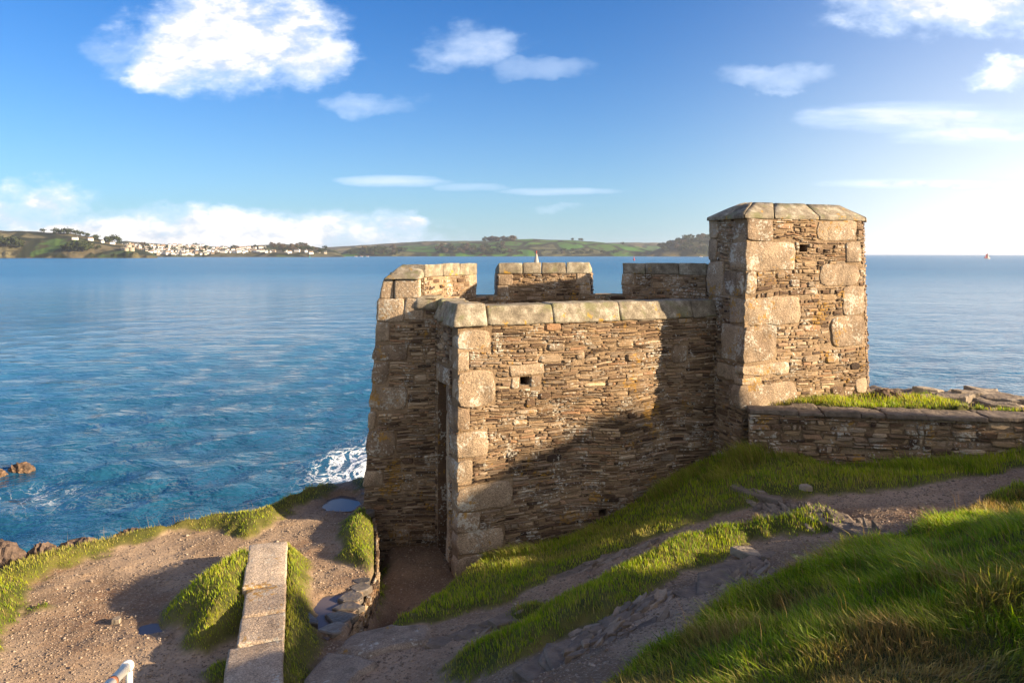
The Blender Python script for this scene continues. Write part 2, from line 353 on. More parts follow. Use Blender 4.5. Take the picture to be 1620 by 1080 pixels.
def mat_sea():
    T = NT('sea_water'); P = T.pos()
    X, Y, Z = T.n('ShaderNodeSeparateXYZ', {0: P}).outputs
    d = T.m('SQRT', T.m('ADD', T.m('MULTIPLY', X, X), T.m('MULTIPLY', Y, Y)))
    w1 = T.n('ShaderNodeMapping', {0: P, 2: (0, 0, .35), 3: (.55, 1.0, 1)}).outputs[0]
    n1 = T.noise(w1, 1.1, 4, .6, dist=.4); n2 = T.noise(w1, .28, 3, .55); n3 = T.noise(w1, .05, 4, .6); n4 = T.noise(w1, 4.5, 2, .5)
    wind = T.noise(T.n('ShaderNodeMapping', {0: P, 3: (.0035, .012, 1)}).outputs[0], 1, 4, .6)
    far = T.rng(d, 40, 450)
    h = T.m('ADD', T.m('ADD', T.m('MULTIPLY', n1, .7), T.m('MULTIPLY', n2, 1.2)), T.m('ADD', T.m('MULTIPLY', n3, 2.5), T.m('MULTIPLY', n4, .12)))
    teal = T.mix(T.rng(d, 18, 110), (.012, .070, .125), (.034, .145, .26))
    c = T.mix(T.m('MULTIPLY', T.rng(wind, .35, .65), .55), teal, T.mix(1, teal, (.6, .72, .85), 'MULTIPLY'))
    def spot(x, y, rx_, ry_):
        a = T.m('DIVIDE', T.m('SUBTRACT', X, x), rx_); b = T.m('DIVIDE', T.m('SUBTRACT', Y, y), ry_)
        return T.m('SUBTRACT', 1, T.m('SQRT', T.m('ADD', T.m('MULTIPLY', a, a), T.m('MULTIPLY', b, b))), clamp=True)
    sp = T.m('MAXIMUM', T.m('MAXIMUM', T.m('MULTIPLY', spot(-6.6, 31.5, 4.2, 9), .8), T.m('MULTIPLY', spot(-17.5, 27, 6, 6), .5)), T.m('MULTIPLY', spot(-6.0, 24, 4, 4), .8))
    fn = T.n('ShaderNodeTexNoise', {'Vector': T.n('ShaderNodeMapping', {0: P, 3: (1.5, .75, 1)}).outputs[0], 'Scale': .75, 'Detail': 6, 'Roughness': .62, 'Distortion': 1.2}).outputs[0]
    rid = T.m('SUBTRACT', 1, T.m('MULTIPLY', T.m('ABSOLUTE', T.m('SUBTRACT', fn, .5)), 9), clamp=True)
    foam = T.m('MULTIPLY', T.rng(T.m('ADD', T.m('MULTIPLY', rid, .55), T.m('MULTIPLY', sp, .75)), .72, .98), T.rng(sp, .02, .25))
    c = T.mix(foam, c, (.75, .78, .78))
    nr = T.bump(h, .9, .6)
    ro = T.m('ADD', .07, T.m('ADD', T.m('MULTIPLY', far, .2), T.m('MULTIPLY', foam, .6)))
    return T.out(T.bsdf(c, ro, nr, .5, IOR=1.33))
def mat_hill(name, lo, fields, seed, woods=.5):
    T = NT(name); P = T.pos(); g = T.tone(); steep = g[0]
    Q = T.vm('ADD', P, (seed * 371., seed * 153., 0))
    v = T.n('ShaderNodeSeparateColor', {0: T.vor(T.n('ShaderNodeMapping', {0: Q, 3: (1, .8, 1)}).outputs[0], .0075, out=1)}).outputs
    c = T.ramp(v[0], [(i / len(fields), f) for i, f in enumerate(fields)], 'CONSTANT')
    e = T.vor(T.n('ShaderNodeMapping', {0: Q, 3: (1, .8, 1)}).outputs[0], .0075, 'DISTANCE_TO_EDGE')
    n = T.noise(Q, .02, 6, .7); n2 = T.noise(Q, .09, 5, .7)
    c = T.mix(.6, c, T.ramp(n2, [(.3, .6), (.7, 1.35)]), 'MULTIPLY')
    c = T.mix(T.rng(n, .58 - .1 * woods, .64 - .1 * woods), c, T.mix(n2, (.015, .022, .010), (.075, .06, .032)))
    c = T.mix(T.rng(e, .11, .05), c, (.022, .026, .012))
    z = T.n('ShaderNodeSeparateXYZ', {0: P}).outputs[2]
    cl = T.ramp(T.noise(T.n('ShaderNodeMapping', {0: P, 3: (1, 1, 3)}).outputs[0], .12, 5, .7), [(.35, (.06, .045, .03)), (.5, (.16, .105, .06)), (.7, (.3, .22, .14))])
    c = T.mix(T.rng(T.m('ADD', z, T.m('MULTIPLY', n2, 8)), lo + 6, lo + 1), c, cl)
    return T.out(T.bsdf(c, .95, None, .1))
# ---------------------------------------------------------------- masonry
class Face:
    """a vertical (or battered) wall face: u metres to the right, v metres up, d metres out of the wall"""
    def __init__(s, a, b, z0, z1, a1=None, b1=None):
        a1 = a if a1 is None else a1; b1 = b if b1 is None else b1
        s.P00 = np.array([*a, z0]); s.P10 = np.array([*b, z0]); s.P11 = np.array([*b1, z1]); s.P01 = np.array([*a1, z1])
        s.Lu = np.linalg.norm(s.P10 - s.P00); s.Lv = z1 - z0
        n = np.cross(s.P10 - s.P00, s.P01 - s.P00); s.n = n / np.linalg.norm(n)
    def pos(s, u, v, d=0):
        x = u / s.Lu; y = v / s.Lv
        return (s.P00 * (1 - x) + s.P10 * x) * (1 - y) + (s.P01 * (1 - x) + s.P11 * x) * y + s.n * d
def backing(G, face, holes=(), d=.004, v0=0, v1=None, step=.25, deep=.35):
    """the mortar bed, with real recesses where the openings are"""
    v1 = face.Lv if v1 is None else v1
    us = sorted(set([0, face.Lu] + [h[0] for h in holes] + [h[2] for h in holes] + list(np.arange(step, face.Lu, step))))
    vs = sorted(set([v0, v1] + [h[1] for h in holes] + [h[3] for h in holes] + list(np.arange(v0 + step, v1, step))))
    for i in range(len(us) - 1):
        for j in range(len(vs) - 1):
            cu = (us[i] + us[i + 1]) / 2; cv = (vs[j] + vs[j + 1]) / 2
            if any(h[0] < cu < h[2] and h[1] < cv < h[3] for h in holes): continue
            G.add([face.pos(us[i], vs[j], d), face.pos(us[i + 1], vs[j], d), face.pos(us[i + 1], vs[j + 1], d), face.pos(us[i], vs[j + 1], d)], [(0, 1, 2, 3)], (.4, .5, .5), 1)
    for h in holes:
        a, b, c, e = h[:4]; dp = h[4] if len(h) > 4 else deep
        q = [(a, b), (c, b), (c, e), (a, e)]
        fr = [face.pos(*p, d) for p in q]; bk = [face.pos(*p, d - dp) for p in q]
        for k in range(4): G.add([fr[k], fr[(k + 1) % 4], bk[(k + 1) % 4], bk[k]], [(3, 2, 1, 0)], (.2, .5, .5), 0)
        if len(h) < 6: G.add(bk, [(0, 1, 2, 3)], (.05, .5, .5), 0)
def stone(G, face, out, d, back, R, m=0, curve=.012):
    """one flat stone of the facing: ragged outline, rounded arris, tilted face"""
    out = np.array(out); c = out.mean(0); n = len(out)
    tu, tv = R.uniform(-.05, .05), R.uniform(-.10, .10)
    tone = (R.random(), R.random(), R.random())
    V = []
    size = np.ptp(out, 0)
    def ring(k, dd, tilt):
        for p in out:
            q = c + (p - c) * k
            V.append(face.pos(q[0], q[1], dd + tilt * ((q[0] - c[0]) * tu + (q[1] - c[1]) * tv) + (R.uniform(-.004, .004) if tilt else 0)))
    ring(1, back, 0); ring(1.0, d - min(curve, .3 * size[1]), 1)
    sh = np.clip(1 - .5 * curve / (size.min() + 1e-6) * 2, .6, .95)
    ring(sh, d, 1)
    V.append(face.pos(c[0], c[1], d + .004))
    f = []
    for L in (0, 1):
        for k in range(n): f.append((L * n + k, L * n + (k + 1) % n, (L + 1) * n + (k + 1) % n, (L + 1) * n + k))
    for k in range(n): f.append((2 * n + k, 2 * n + (k + 1) % n, 3 * n))
    G.add(V, f, tone, m)
def rubble(G, face, solid=(), seed=0, hr=(.018, .062), lr=(.09, .42), prot=(.006, .033), v0=0, v1=None, big=.06, back=-.02, u0=0, u1=None):
    """thin-bedded slate rubble; solid = rectangles kept free for quoins and openings"""
    R = random.Random(seed); v1 = face.Lv if v1 is None else v1; u1 = face.Lu if u1 is None else u1
    rects = [r[:4] for r in solid]
    def warp(u, v): return v + .060 * float(vnoise(u * 1.1 + seed, v * .9, seed)) * 2 * min(1, 4 * (v - v0), 4 * (v1 - v)) + .028 * float(vnoise(u * 4.0, v * 4, seed + 3)) * min(1, 4 * (v - v0), 4 * (v1 - v))
    nb = int(big * (v1 - v0) * (u1 - u0) / .03)
    for _ in range(nb * 4):
        if nb <= 0: break
        w, h = R.uniform(.16, .42), R.uniform(.07, .15); a = R.uniform(u0, u1 - w); b = R.uniform(v0, max(v0 + .01, v1 - h))
        if any(a < r[2] + .02 and a + w > r[0] - .02 and b < r[3] + .02 and b + h > r[1] - .02 for r in rects): continue
        rects.append((a, b, a + w, b + h)); nb -= 1
        o = []
        for k in range(10):
            t = 2 * math.pi * (k + R.uniform(-.25, .25)) / 10; ca, sa = math.cos(t), math.sin(t)
            e = .55; o.append((a + w / 2 + (w / 2 - .008) * abs(ca) ** e * (1 if ca > 0 else -1), warp(a + w / 2, b + h / 2) + (h / 2 - .006) * abs(sa) ** e * (1 if sa > 0 else -1)))
        stone(G, face, o, R.uniform(prot[0] + .008, prot[1] + .006), back, R, curve=.022)
    v = v0
    while v < v1 - .01:
        # beds come in bands: thin laminated runs between thicker ones
        h = min(hr[0] + (hr[1] - hr[0]) * R.random() ** 1.6 * (.45 + 1.1 * (float(vnoise(v * 2.3, seed * 1.7, seed)) + .5)), v1 - v)
        if v1 - v - h < hr[0]: h = v1 - v
        cuts = sorted((r[0], r[2]) for r in rects if r[1] < v + h * .62 and r[3] > v + h * .38)
        segs = []; a = u0
        for c0, c1 in cuts:
            if c0 > a: segs.append((a, c0))
            a = max(a, c1)
        if a < u1: segs.append((a, u1))
        for s0, s1 in segs:
            u = s0
            while u < s1 - .01:
                L = lr[0] + (lr[1] - lr[0]) * R.random() ** 1.7; L = min(L, 11 * h + .06)
                if s1 - u - L < lr[0] * .8: L = s1 - u
                g = R.uniform(.002, .006); ga = R.uniform(.001, .004)
                if R.random() > .03 and L > .02:
                    a0, a1 = u + g, u + L - g; k = max(1, int(L / .09))
                    lean = R.uniform(-.3, .3) * h; taper = R.uniform(-.35, .35) * h * (R.random() < .35)
                    o = []
                    for i in range(k + 1):
                        t = i / k; uu = a0 + (a1 - a0) * t
                        o.append((uu - lean * .5 + (R.uniform(-.3, .3) * h if 0 < i < k else R.uniform(0, .2) * h * (1 if i == 0 else -1)), warp(uu, v) + ga + R.uniform(0, .16) * h + max(0, taper) * t))
                    for i in range(k, -1, -1):
                        t = i / k; uu = a0 + (a1 - a0) * t
                        o.append((uu + lean * .5 + (R.uniform(-.3, .3) * h if 0 < i < k else R.uniform(0, .25) * h * (1 if i == 0 else -1)), warp(uu, v + h) - ga - R.uniform(0, .2) * h + min(0, taper) * t))
                    if k == 1: o = [o[0], ((o[0][0] + o[1][0]) / 2, (o[0][1] + o[1][1]) / 2 - .03 * h), o[1], o[2], ((o[2][0] + o[3][0]) / 2, (o[2][1] + o[3][1]) / 2 + .04 * h), o[3]]
                    stone(G, face, o, prot[0] + (prot[1] - prot[0]) * R.random(), back, R, curve=.009)
                u += L
        v += h
def block_mesh(corner, rad, seed, rough=.012, n=(6, 4, 5), worn=0):
    """a hand-cut block between 8 corners (box order), arrises rounded by rad and faces roughened"""
    c = np.array(corner, float); ax = [np.linalg.norm(c[1] - c[0]), np.linalg.norm(c[3] - c[0]), np.linalg.norm(c[4] - c[0])]
    V = []; Fc = []; idx = {}
    def vid(i, j, k):
        key = (i, j, k)
        if key not in idx:
            idx[key] = len(V); V.append((i / n[0], j / n[1], k / n[2]))
        return idx[key]
    for j in range(n[1]):
        for i in range(n[0]):
            Fc.append((vid(i, j + 1, 0), vid(i + 1, j + 1, 0), vid(i + 1, j, 0), vid(i, j, 0))); Fc.append((vid(i, j, n[2]), vid(i + 1, j, n[2]), vid(i + 1, j + 1, n[2]), vid(i, j + 1, n[2])))
    for k in range(n[2]):
        for i in range(n[0]):
            Fc.append((vid(i, 0, k), vid(i + 1, 0, k), vid(i + 1, 0, k + 1), vid(i, 0, k + 1))); Fc.append((vid(i, n[1], k + 1), vid(i + 1, n[1], k + 1), vid(i + 1, n[1], k), vid(i, n[1], k)))
        for j in range(n[1]):
            Fc.append((vid(0, j, k + 1), vid(0, j + 1, k + 1), vid(0, j + 1, k), vid(0, j, k))); Fc.append((vid(n[0], j, k), vid(n[0], j + 1, k), vid(n[0], j + 1, k + 1), vid(n[0], j, k + 1)))
    p = np.array(V)
    # pull the grid lines next to each arris in so the rounding is local, then round
    for a in range(3):
        e = min(.3, 1.2 * rad / ax[a]); q = p[:, a]; N = n[a]
        q = np.where(np.isclose(q, 1 / N), e, np.where(np.isclose(q, 1 - 1 / N), 1 - e, q)); p[:, a] = q
    s = (p - .5) * np.array(ax); half = np.array(ax) / 2; r = min(rad, half.min() * .9)
    core = np.clip(s, -(half - r), half - r); dlt = s - core; L = np.linalg.norm(dlt, axis=1, keepdims=True)
    s = np.where(L > 1e-9, core + dlt / np.maximum(L, 1e-9) * r, s)
    p = s / np.array(ax) + .5
    if worn:                                              # weathered outline: rounded corners in the plane of the wall
        a, b = p[:, 0] * 2 - 1, p[:, 2] * 2 - 1; mx = np.maximum(np.abs(a), np.abs(b)); f = mx / np.maximum((np.abs(a) ** worn + np.abs(b) ** worn) ** (1 / worn), 1e-6)
        p[:, 0] = (a * f + 1) / 2; p[:, 2] = (b * f + 1) / 2
    def lerp(a, b, t): return a * (1 - t[:, None]) + b * t[:, None]
    u, w, t = p[:, 0], p[:, 1], p[:, 2]
    W = lerp(lerp(lerp(c[0], c[1], u), lerp(c[3], c[2], u), w), lerp(lerp(c[4], c[5], u), lerp(c[7], c[6], u), w), t)
    q = W * 5 + seed * 1.37
    for a in range(3):
        W[:, a] += rough * (fbm(q[:, 0] + a * 9.1, q[:, 1] + q[:, 2] * 1.3, seed + a, 3) + .5 * fbm(q[:, 2] * 3, q[:, 0] * 3 - q[:, 1] * 2, seed + a + 5, 2))
    return W, Fc
_bs = [0]
def block(name, face, r, out, mat, parent, depth=.16, rad=.03, rough=.016, label=None, n=None, skew=True, worn=0):
    _bs[0] += 1; R = random.Random(_bs[0] * 7 + 1); u0, v0, u1, v1 = r[:4]; j = (lambda: R.uniform(-.02, .02)) if skew else (lambda: 0)
    q = [(u0 + j(), v0 + j()), (u1 + j(), v0 + j()), (u1 + j(), v1 + j()), (u0 + j(), v1 + j())]
    c = [face.pos(*q[0], out), face.pos(*q[1], out), face.pos(*q[1], -depth), face.pos(*q[0], -depth), face.pos(*q[3], out), face.pos(*q[2], out), face.pos(*q[2], -depth), face.pos(*q[3], -depth)]
    n = n or (max(5, min(14, int((u1 - u0) / .07))), 4, max(5, min(10, int((v1 - v0) / .06))))
    V, Fc = block_mesh(c, rad, _bs[0], rough, n, worn and R.choice((5, 7, 9, 14)))
    o = mesh(name, V, Fc, mat, parent, smooth_=True)
    if label: o['label'] = label
    return o
def hexblock(name, c, mat, parent, rad=.03, rough=.014, n=(8, 5, 4)):
    _bs[0] += 1
    V, Fc = block_mesh(c, rad, _bs[0], rough, n)
    return mesh(name, V, Fc, mat, parent, smooth_=True)
# ---------------------------------------------------------------- materials in use
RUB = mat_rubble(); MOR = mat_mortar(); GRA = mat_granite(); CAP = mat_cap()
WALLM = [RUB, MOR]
# ---------------------------------------------------------------- the blockhouse
A = (-.78, 10.5); RR = (3.45, 12.2); B = (-1.205, 11.56); C = (-2.12, 11.55); CB = (-2.42, 11.45)
TA = (3.725, 11.515); TB = (5.96, 12.41); TAB = (3.54, 11.31); TBB = (6.07, 12.36); TL = (3.385, 12.36); TLB = (3.3, 12.4)
TC = (6.21, 12.86); TCB = (6.38, 12.88); TD = (5.62, 13.25); TDB = (5.66, 13.3)
fort = thing('stone_blockhouse', (1.5, 12.6, -4.7), 'ruined rubble stone blockhouse with battlements standing above the sea', 'blockhouse')
def wall(face, quoins=(), holes=(), seed=1, name='wall', parent=None, label=None, gap=.012, **kw):
    G = Geo(); d = kw.pop('d', 0)
    backing(G, face, holes, d, kw.get('v0', 0), kw.get('v1'))
    solid = [(q[0] - gap, q[1] - gap, q[2] + gap, q[3] + gap) for q in list(quoins) + [h[:4] for h in holes]]
    rubble(G, face, solid, seed, **kw)
    o = G.build(name, WALLM, parent or fort)
    if label: o['label'] = label
    return o
W1 = Face(A, RR, -5, -1.03); W2 = Face(CB, B, -5, -.70, C, B); WAB = Face(B, A, -5, -1.03)
Q1 = [[-.02,3.6,.51,3.9],[-.02,3.33,.15,3.58],[-.02,2.78,.58,3.31],[-.02,2.45,.17,2.76],[-.02,2.03,.45,2.40],[-.02,1.68,.22,2.01],[-.02,1.28,.84,1.63],[-.02,.98,.32,1.26],[-.02,.64,.71,.96],[-.02,.2,.5,.62]]
Q1X = [[.8,3.19,1.36,3.36],[1.14,2.99,1.32,3.17],[.82,3.0,.95,3.16],[1.9,3.38,2.05,3.5],[3.65,3.2,3.95,3.5]]
H1 = [[.97,3.04,1.12,3.17,.4],[2.3,.9,2.44,1.01,.3]]
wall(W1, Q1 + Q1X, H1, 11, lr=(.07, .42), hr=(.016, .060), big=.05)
for q in Q1: block('quoin_stone', W1, q, .018, GRA, fort, depth=.26 if q[2] > .3 else .42, rad=.012, rough=.026, worn=1)
for q in Q1X: block('granite_stone', W1, q, .02, GRA, fort, depth=.12, rad=.025, worn=1)
for h in ((.94, 3.17, 1.12, 3.19),): pass
# the return beside the doorway
DOOR = [.10, .38, .60, 3.02, .45]
QA = [[WAB.Lu - (.26 if q[2] > .3 else .42) - .01, q[1], WAB.Lu + .03, q[3]] for q in Q1]
JAMB = [[.60,.38,.74,1.1],[.60,1.12,.74,1.95],[.60,1.97,.74,2.62],[.60,2.64,.74,3.02]]
wall(WAB, QA + JAMB + [[.05, 3.03, .78, 3.3]], [DOOR], 12, lr=(.06, .22), hr=(.03, .08), big=.02)
for q in JAMB: block('door_jamb', WAB, q, .02, GRA, fort, depth=.3, rad=.03, n=(4, 5, 8))
block('lintel', WAB, [.05, 3.03, .78, 3.3], .03, GRA, fort, depth=.3, rad=.04)
# the recessed wall to the left of the doorway
Q2 = [[-.02,3.93,.54,4.29],[-.02,3.59,.27,3.91],[-.02,3.31,.66,3.57],[-.02,2.94,.3,3.29],[-.02,2.53,.67,2.9],[-.02,2.22,.14,2.51],[-.02,1.80,.50,2.20],[.56,3.98,.98,4.29],[-.02,1.35,.3,1.6]]
wall(W2, Q2, (), 13, lr=(.08, .4), hr=(.016, .055), big=.03)
for q in Q2: block('quoin_stone', W2, q, .018, GRA, fort, depth=.3, rad=.025, rough=.024, worn=1)
OUT_L = Face((-1.75, 14.2), CB, -9.6, -.70, (-1.62, 14.0), C)
QL = [[OUT_L.Lu - .34, v + 4.6 - .02, OUT_L.Lu + .02, v + 4.6 + .3] for v in (3.95, 3.3, 2.55, 1.82)]
wall(OUT_L, (), (), 14, lr=(.12, .5), hr=(.05, .11))
# ---- parapet: plan points, inner and outer
I = [np.array(p) for p in ((-1.49, 11.65), (-.46, 13.8), (1.835, 14.25), (3.48, 12.95))]
O = [np.array(p) for p in ((-2.05, 11.72), (-.79, 14.32), (2.03, 14.85), (3.95, 13.4))]
SILL = -.80; MTOP = -.16
def lerp2(a, b, t): return tuple(np.array(a) * (1 - t) + np.array(b) * t)
for k in range(3):
    wall(Face(I[k], I[k + 1], -1.4, SILL), (), (), 20 + k, lr=(.1, .4))
    wall(Face(O[k + 1], O[k], -9.6, SILL), (), (), 30 + k, lr=(.2, .6), hr=(.08, .15))
G = Geo()
poly = [(-.45, 10.95), RR, (3.4, 12.6), tuple(I[3]), tuple(I[2]), tuple(I[1]), tuple(I[0]), (-1.1, 11.6)]
G.add([(*p, -1.12) for p in poly] + [(*p, -1.32) for p in poly], [tuple(range(8)), tuple(range(15, 7, -1))] + [(i, i + 8, (i + 1) % 8 + 8, (i + 1) % 8) for i in range(8)])
G.build('roof', [MOR], fort)
def merlon(k0, t0, k1, t1, seed, ncap, endq=(1, 1)):
    ia, ib = lerp2(I[k0], I[k0 + 1], t0), lerp2(I[k1], I[k1 + 1], t1); oa, ob = lerp2(O[k0], O[k0 + 1], t0), lerp2(O[k1], O[k1 + 1], t1)
    if k0 == 1: oa = (ia[0] - .07, ia[1] + .56)
    zc = MTOP - .215; F0 = Face(ia, ib, SILL, zc); L = F0.Lu
    Gm = Geo(); qs = []
    hq = F0.Lv
    for e, on in enumerate(endq):
        if on:
            for a, b, w in ((0, hq * .47, .20), (hq * .49, hq, .27)): qs.append([-.015, a, w, b] if e == 0 else [L - w, a, L + .015, b])
    backing(Gm, F0, (), .006); rubble(Gm, F0, [(q[0] - .01, q[1] - .01, q[2] + .01, q[3] + .01) for q in qs], seed, lr=(.06, .25), hr=(.025, .07), big=.06, prot=(.004, .03))
    for fc, s_ in ((Face(ob, oa, SILL, zc), 1), (Face(ib, ob, SILL, zc), 2), (Face(oa, ia, SILL, zc), 3)):
        backing(Gm, fc); rubble(Gm, fc, (), seed + s_ * 40, lr=(.08, .3), hr=(.04, .08))
    m = Gm.build('merlon', WALLM, fort)
    for q in qs: block('quoin_stone', F0, q, .02, GRA, m, depth=.35, rad=.02, rough=.01)
    R = random.Random(seed); cut = [0] + sorted((i + R.uniform(-.15, .15)) / ncap for i in range(1, ncap)) + [1]
    for a, b in zip(cut[:-1], cut[1:]):
        e = .006 / L
        p = lambda q0, q1, t, off: np.array(q0) * (1 - t) + np.array(q1) * t + off
        din = (np.array(ia) - np.array(oa)); din = din / np.linalg.norm(din) * .03
        fa, fb, ba, bb = p(ia, ib, a + e, din), p(ia, ib, b - e, din), p(oa, ob, a + e, -din), p(oa, ob, b - e, -din)
        ma, mb = fa * .45 + ba * .55, fb * .45 + bb * .55
        dz = R.uniform(-.008, .008)
        c = [(*fa, zc), (*fb, zc), (*bb, zc), (*ba, zc), (*fa, MTOP + dz), (*fb, MTOP + dz), (*bb, MTOP - .14), (*ba, MTOP - .14)]
        hexblock('coping_stone', c, CAP, m, rad=.014, rough=.010, n=(8, 6, 4))
    return m
m1 = merlon(0, .06, 0, .797, 41, 3, (0, 1)); merlon(1, .085, 1, .8605, 42, 4); merlon(2, .182, 2, .99, 43, 3, (1, 0))
# the battered shoulder of the first merlon
z3 = lambda v, D: -(v - 402) / 1150 * D
for x0, x1 in ((-2.12, -1.885), (-1.875, -1.47)):
    sl = .07 if x0 < -2 else 0
    hexblock('quoin_stone', [(x0, 11.53, -.71), (x1, 11.56, -.71), (x1, 11.95, -.71), (x0, 11.95, -.71), (x0 + sl, 11.56, -.405), (x1, 11.58, -.405), (x1, 11.95, -.405), (x0 + sl, 11.95, -.405)], GRA, m1, rad=.025)
hexblock('coping_stone', [(-2.06, 11.52, -.40), (-1.46, 11.54, -.40), (-1.40, 12.0, -.40), (-2.0, 12.0, -.40), (-1.98, 11.58, -.345), (-1.47, 11.56, -.36), (-1.42, 11.95, -.155), (-1.80, 11.95, -.155)], CAP, m1, rad=.03)
for k, (t0, t1) in ((0, (.797, 1.0)), (1, (0, .085)), (1, (.8605, 1)), (2, (0, .182))):
    ia, ib, oa, ob = lerp2(I[k], I[k + 1], t0), lerp2(I[k], I[k + 1], t1), lerp2(O[k], O[k + 1], t0), lerp2(O[k], O[k + 1], t1)
    hexblock('embrasure_sill', [(*ia, SILL - .1), (*ib, SILL - .1), (*ob, SILL - .1), (*oa, SILL - .1), (*ia, SILL + .02), (*ib, SILL + .02), (*ob, SILL - .03), (*oa, SILL - .03)], CAP, fort, rad=.015, n=(5, 6, 3))
# ---- coping along the front wall
a1 = np.array((.928, .373)); n1 = np.array((.373, -.928)); A2 = np.array(A)
def w1p(u, d): return A2 + a1 * u + n1 * d
cuts = [(-.10, .44), (.45, 1.512), (1.518, 2.668), (2.674, 4.04), (4.046, 4.60)]
for i, (u0, u1) in enumerate(cuts):
    zt = (-.725, -.765, -.755, -.76, -.765)[i]; o_ = .085 if i == 0 else .06
    p = [w1p(u0, o_), w1p(u1, o_), w1p(u1, -.5), w1p(u0, -.5)]; q = [w1p(u0 + (.10 if i == 0 else 0), -.05), w1p(u1, -.04), w1p(u1, -.5), w1p(u0 + (.10 if i == 0 else 0), -.5)]
    hexblock('coping_stone', [(*r, -1.05) for r in p] + [(*r, zt) for r in q], CAP, fort, rad=.03, rough=.014, n=(14, 8, 7))
def abp(s, d): return A2 - n1 * s - a1 * d
for s0, s1, zt in ((.505, .985, -.73), (.99, 1.35, -.71)):
    p = [abp(s1, .05), abp(s0, .05), abp(s0, -.45), abp(s1, -.45)]; q = [abp(s1, -.06), abp(s0, -.04), abp(s0, -.45), abp(s1, -.45)]
    hexblock('coping_stone', [(*r, -1.04) for r in p] + [(*r, zt) for r in q], CAP, fort, rad=.035, rough=.016, n=(8, 8, 6))
hexblock('coping_stone', [(-1.58, 11.50, -.90), (-1.16, 11.50, -.90), (-1.1, 12.1, -.90), (-1.58, 12.1, -.90), (-1.56, 11.53, -.665), (-1.16, 11.56, -.67), (-1.1, 12.1, -.67), (-1.56, 12.1, -.665)], CAP, fort, rad=.06, rough=.02)
# ---- the tall end tower
TF = Face(TAB, TBB, -4.2, .57, TA, TB); TS = Face(TLB, TAB, -4.2, .57, TL, TA); TR = Face(TBB, TCB, -4.2, .57, TB, TC); TK = Face(TCB, TDB, -9, .57, TC, TD); TBK = Face(TDB, TLB, -9, .57, TD, TL)
QT = [[-.02,4.42,.57,4.76],[-.02,3.94,1.09,4.40],[-.02,3.54,.22,3.92],[-.02,3.08,1.19,3.52],[-.02,2.49,.68,3.06],[-.05,2.28,.97,2.47],[-.05,2.16,.39,2.26],[-.08,1.76,1.12,2.14],
      [1.61,4.43,2.60,4.76],[2.32,4.06,2.70,4.40],[1.68,3.68,2.62,4.04],[2.22,3.18,2.745,3.66],[1.90,2.66,2.75,3.15],[2.50,1.86,2.76,2.1]]
WIDE = (1, .55, .9, .3, .75, .8, 1, .9)
HT = [[1.2,4.24,1.39,4.36,.93,1]]
G = Geo(); solidT = [(q[0] - .012, q[1] - .012, q[2] + .012, q[3] + .012) for q in QT + [h[:4] for h in HT]]
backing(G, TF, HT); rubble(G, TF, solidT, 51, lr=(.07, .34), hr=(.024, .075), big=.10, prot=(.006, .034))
tower = G.build('tower', WALLM, fort)
QS = [[TS.Lu - .37,4.42,TS.Lu - .02,4.76],[TS.Lu - .37,3.94,TS.Lu - .02,4.40],[.50,3.54,TS.Lu - .02,3.92],[-.05,3.52,.47,4.08],[-.05,4.11,.22,4.47],[-.03,4.49,.24,4.77],[.45,2.49,TS.Lu - .02,3.06],[.7,3.08,TS.Lu - .02,3.50],[.34,2.16,.97,2.42],[TS.Lu - .4,1.76,TS.Lu - .02,2.14]]
G = Geo(); backing(G, TS); rubble(G, TS, [(q[0] - .012, q[1] - .012, q[2] + .03, q[3] + .012) for q in QS], 52, lr=(.06, .26), hr=(.024, .07), big=.06); G.build('side_wall', WALLM, tower)
# where the loophole comes out of the back
tgt = TF.pos(1.295, 4.30, -.93); best = min(((float(np.linalg.norm(TBK.pos(u, v) - tgt)), u, v) for u in np.arange(.5, 2, .02) for v in np.arange(8.3, 9.4, .02)))
hb = [best[1] - .14, best[2] - .10, best[1] + .14, best[2] + .10, .03, 1]
for fc, hs, s_ in ((TR, [], 53), (TK, [], 54), (TBK, [hb], 55)):
    G = Geo(); backing(G, fc, hs); rubble(G, fc, [h[:4] for h in hs], s_, lr=(.07, .3), hr=(.03, .08)); G.build('side_wall', WALLM, tower)
for k, q in enumerate(QT):
    left = q[0] < .1
    block('quoin_stone', TF, q, .024, GRA, tower, depth=(.36 if k in (0, 1) else .16), rad=.013, rough=.032, worn=1)
for k, q in enumerate(QS):
    if k in (0, 1): continue
    block('quoin_stone', TS, q, .024, GRA, tower, depth=.10, rad=.013, rough=.032, worn=1)
EV = [np.array(p) for p in (TA, TB, TC, TD, TL)]; cen = sum(EV) / 5
EO = [p + (p - cen) / np.linalg.norm(p - cen) * .085 for p in EV]
mid0, mid1 = (np.array(TA) + np.array(TL)) / 2, (np.array(TB) + np.array(TD)) / 2 * .55 + np.array(TC) * .45
RG = [np.array(p) for p in ((3.95, 11.93), (5.66, 12.62), (5.78, 12.86), (5.58, 12.96), (3.85, 12.20))]
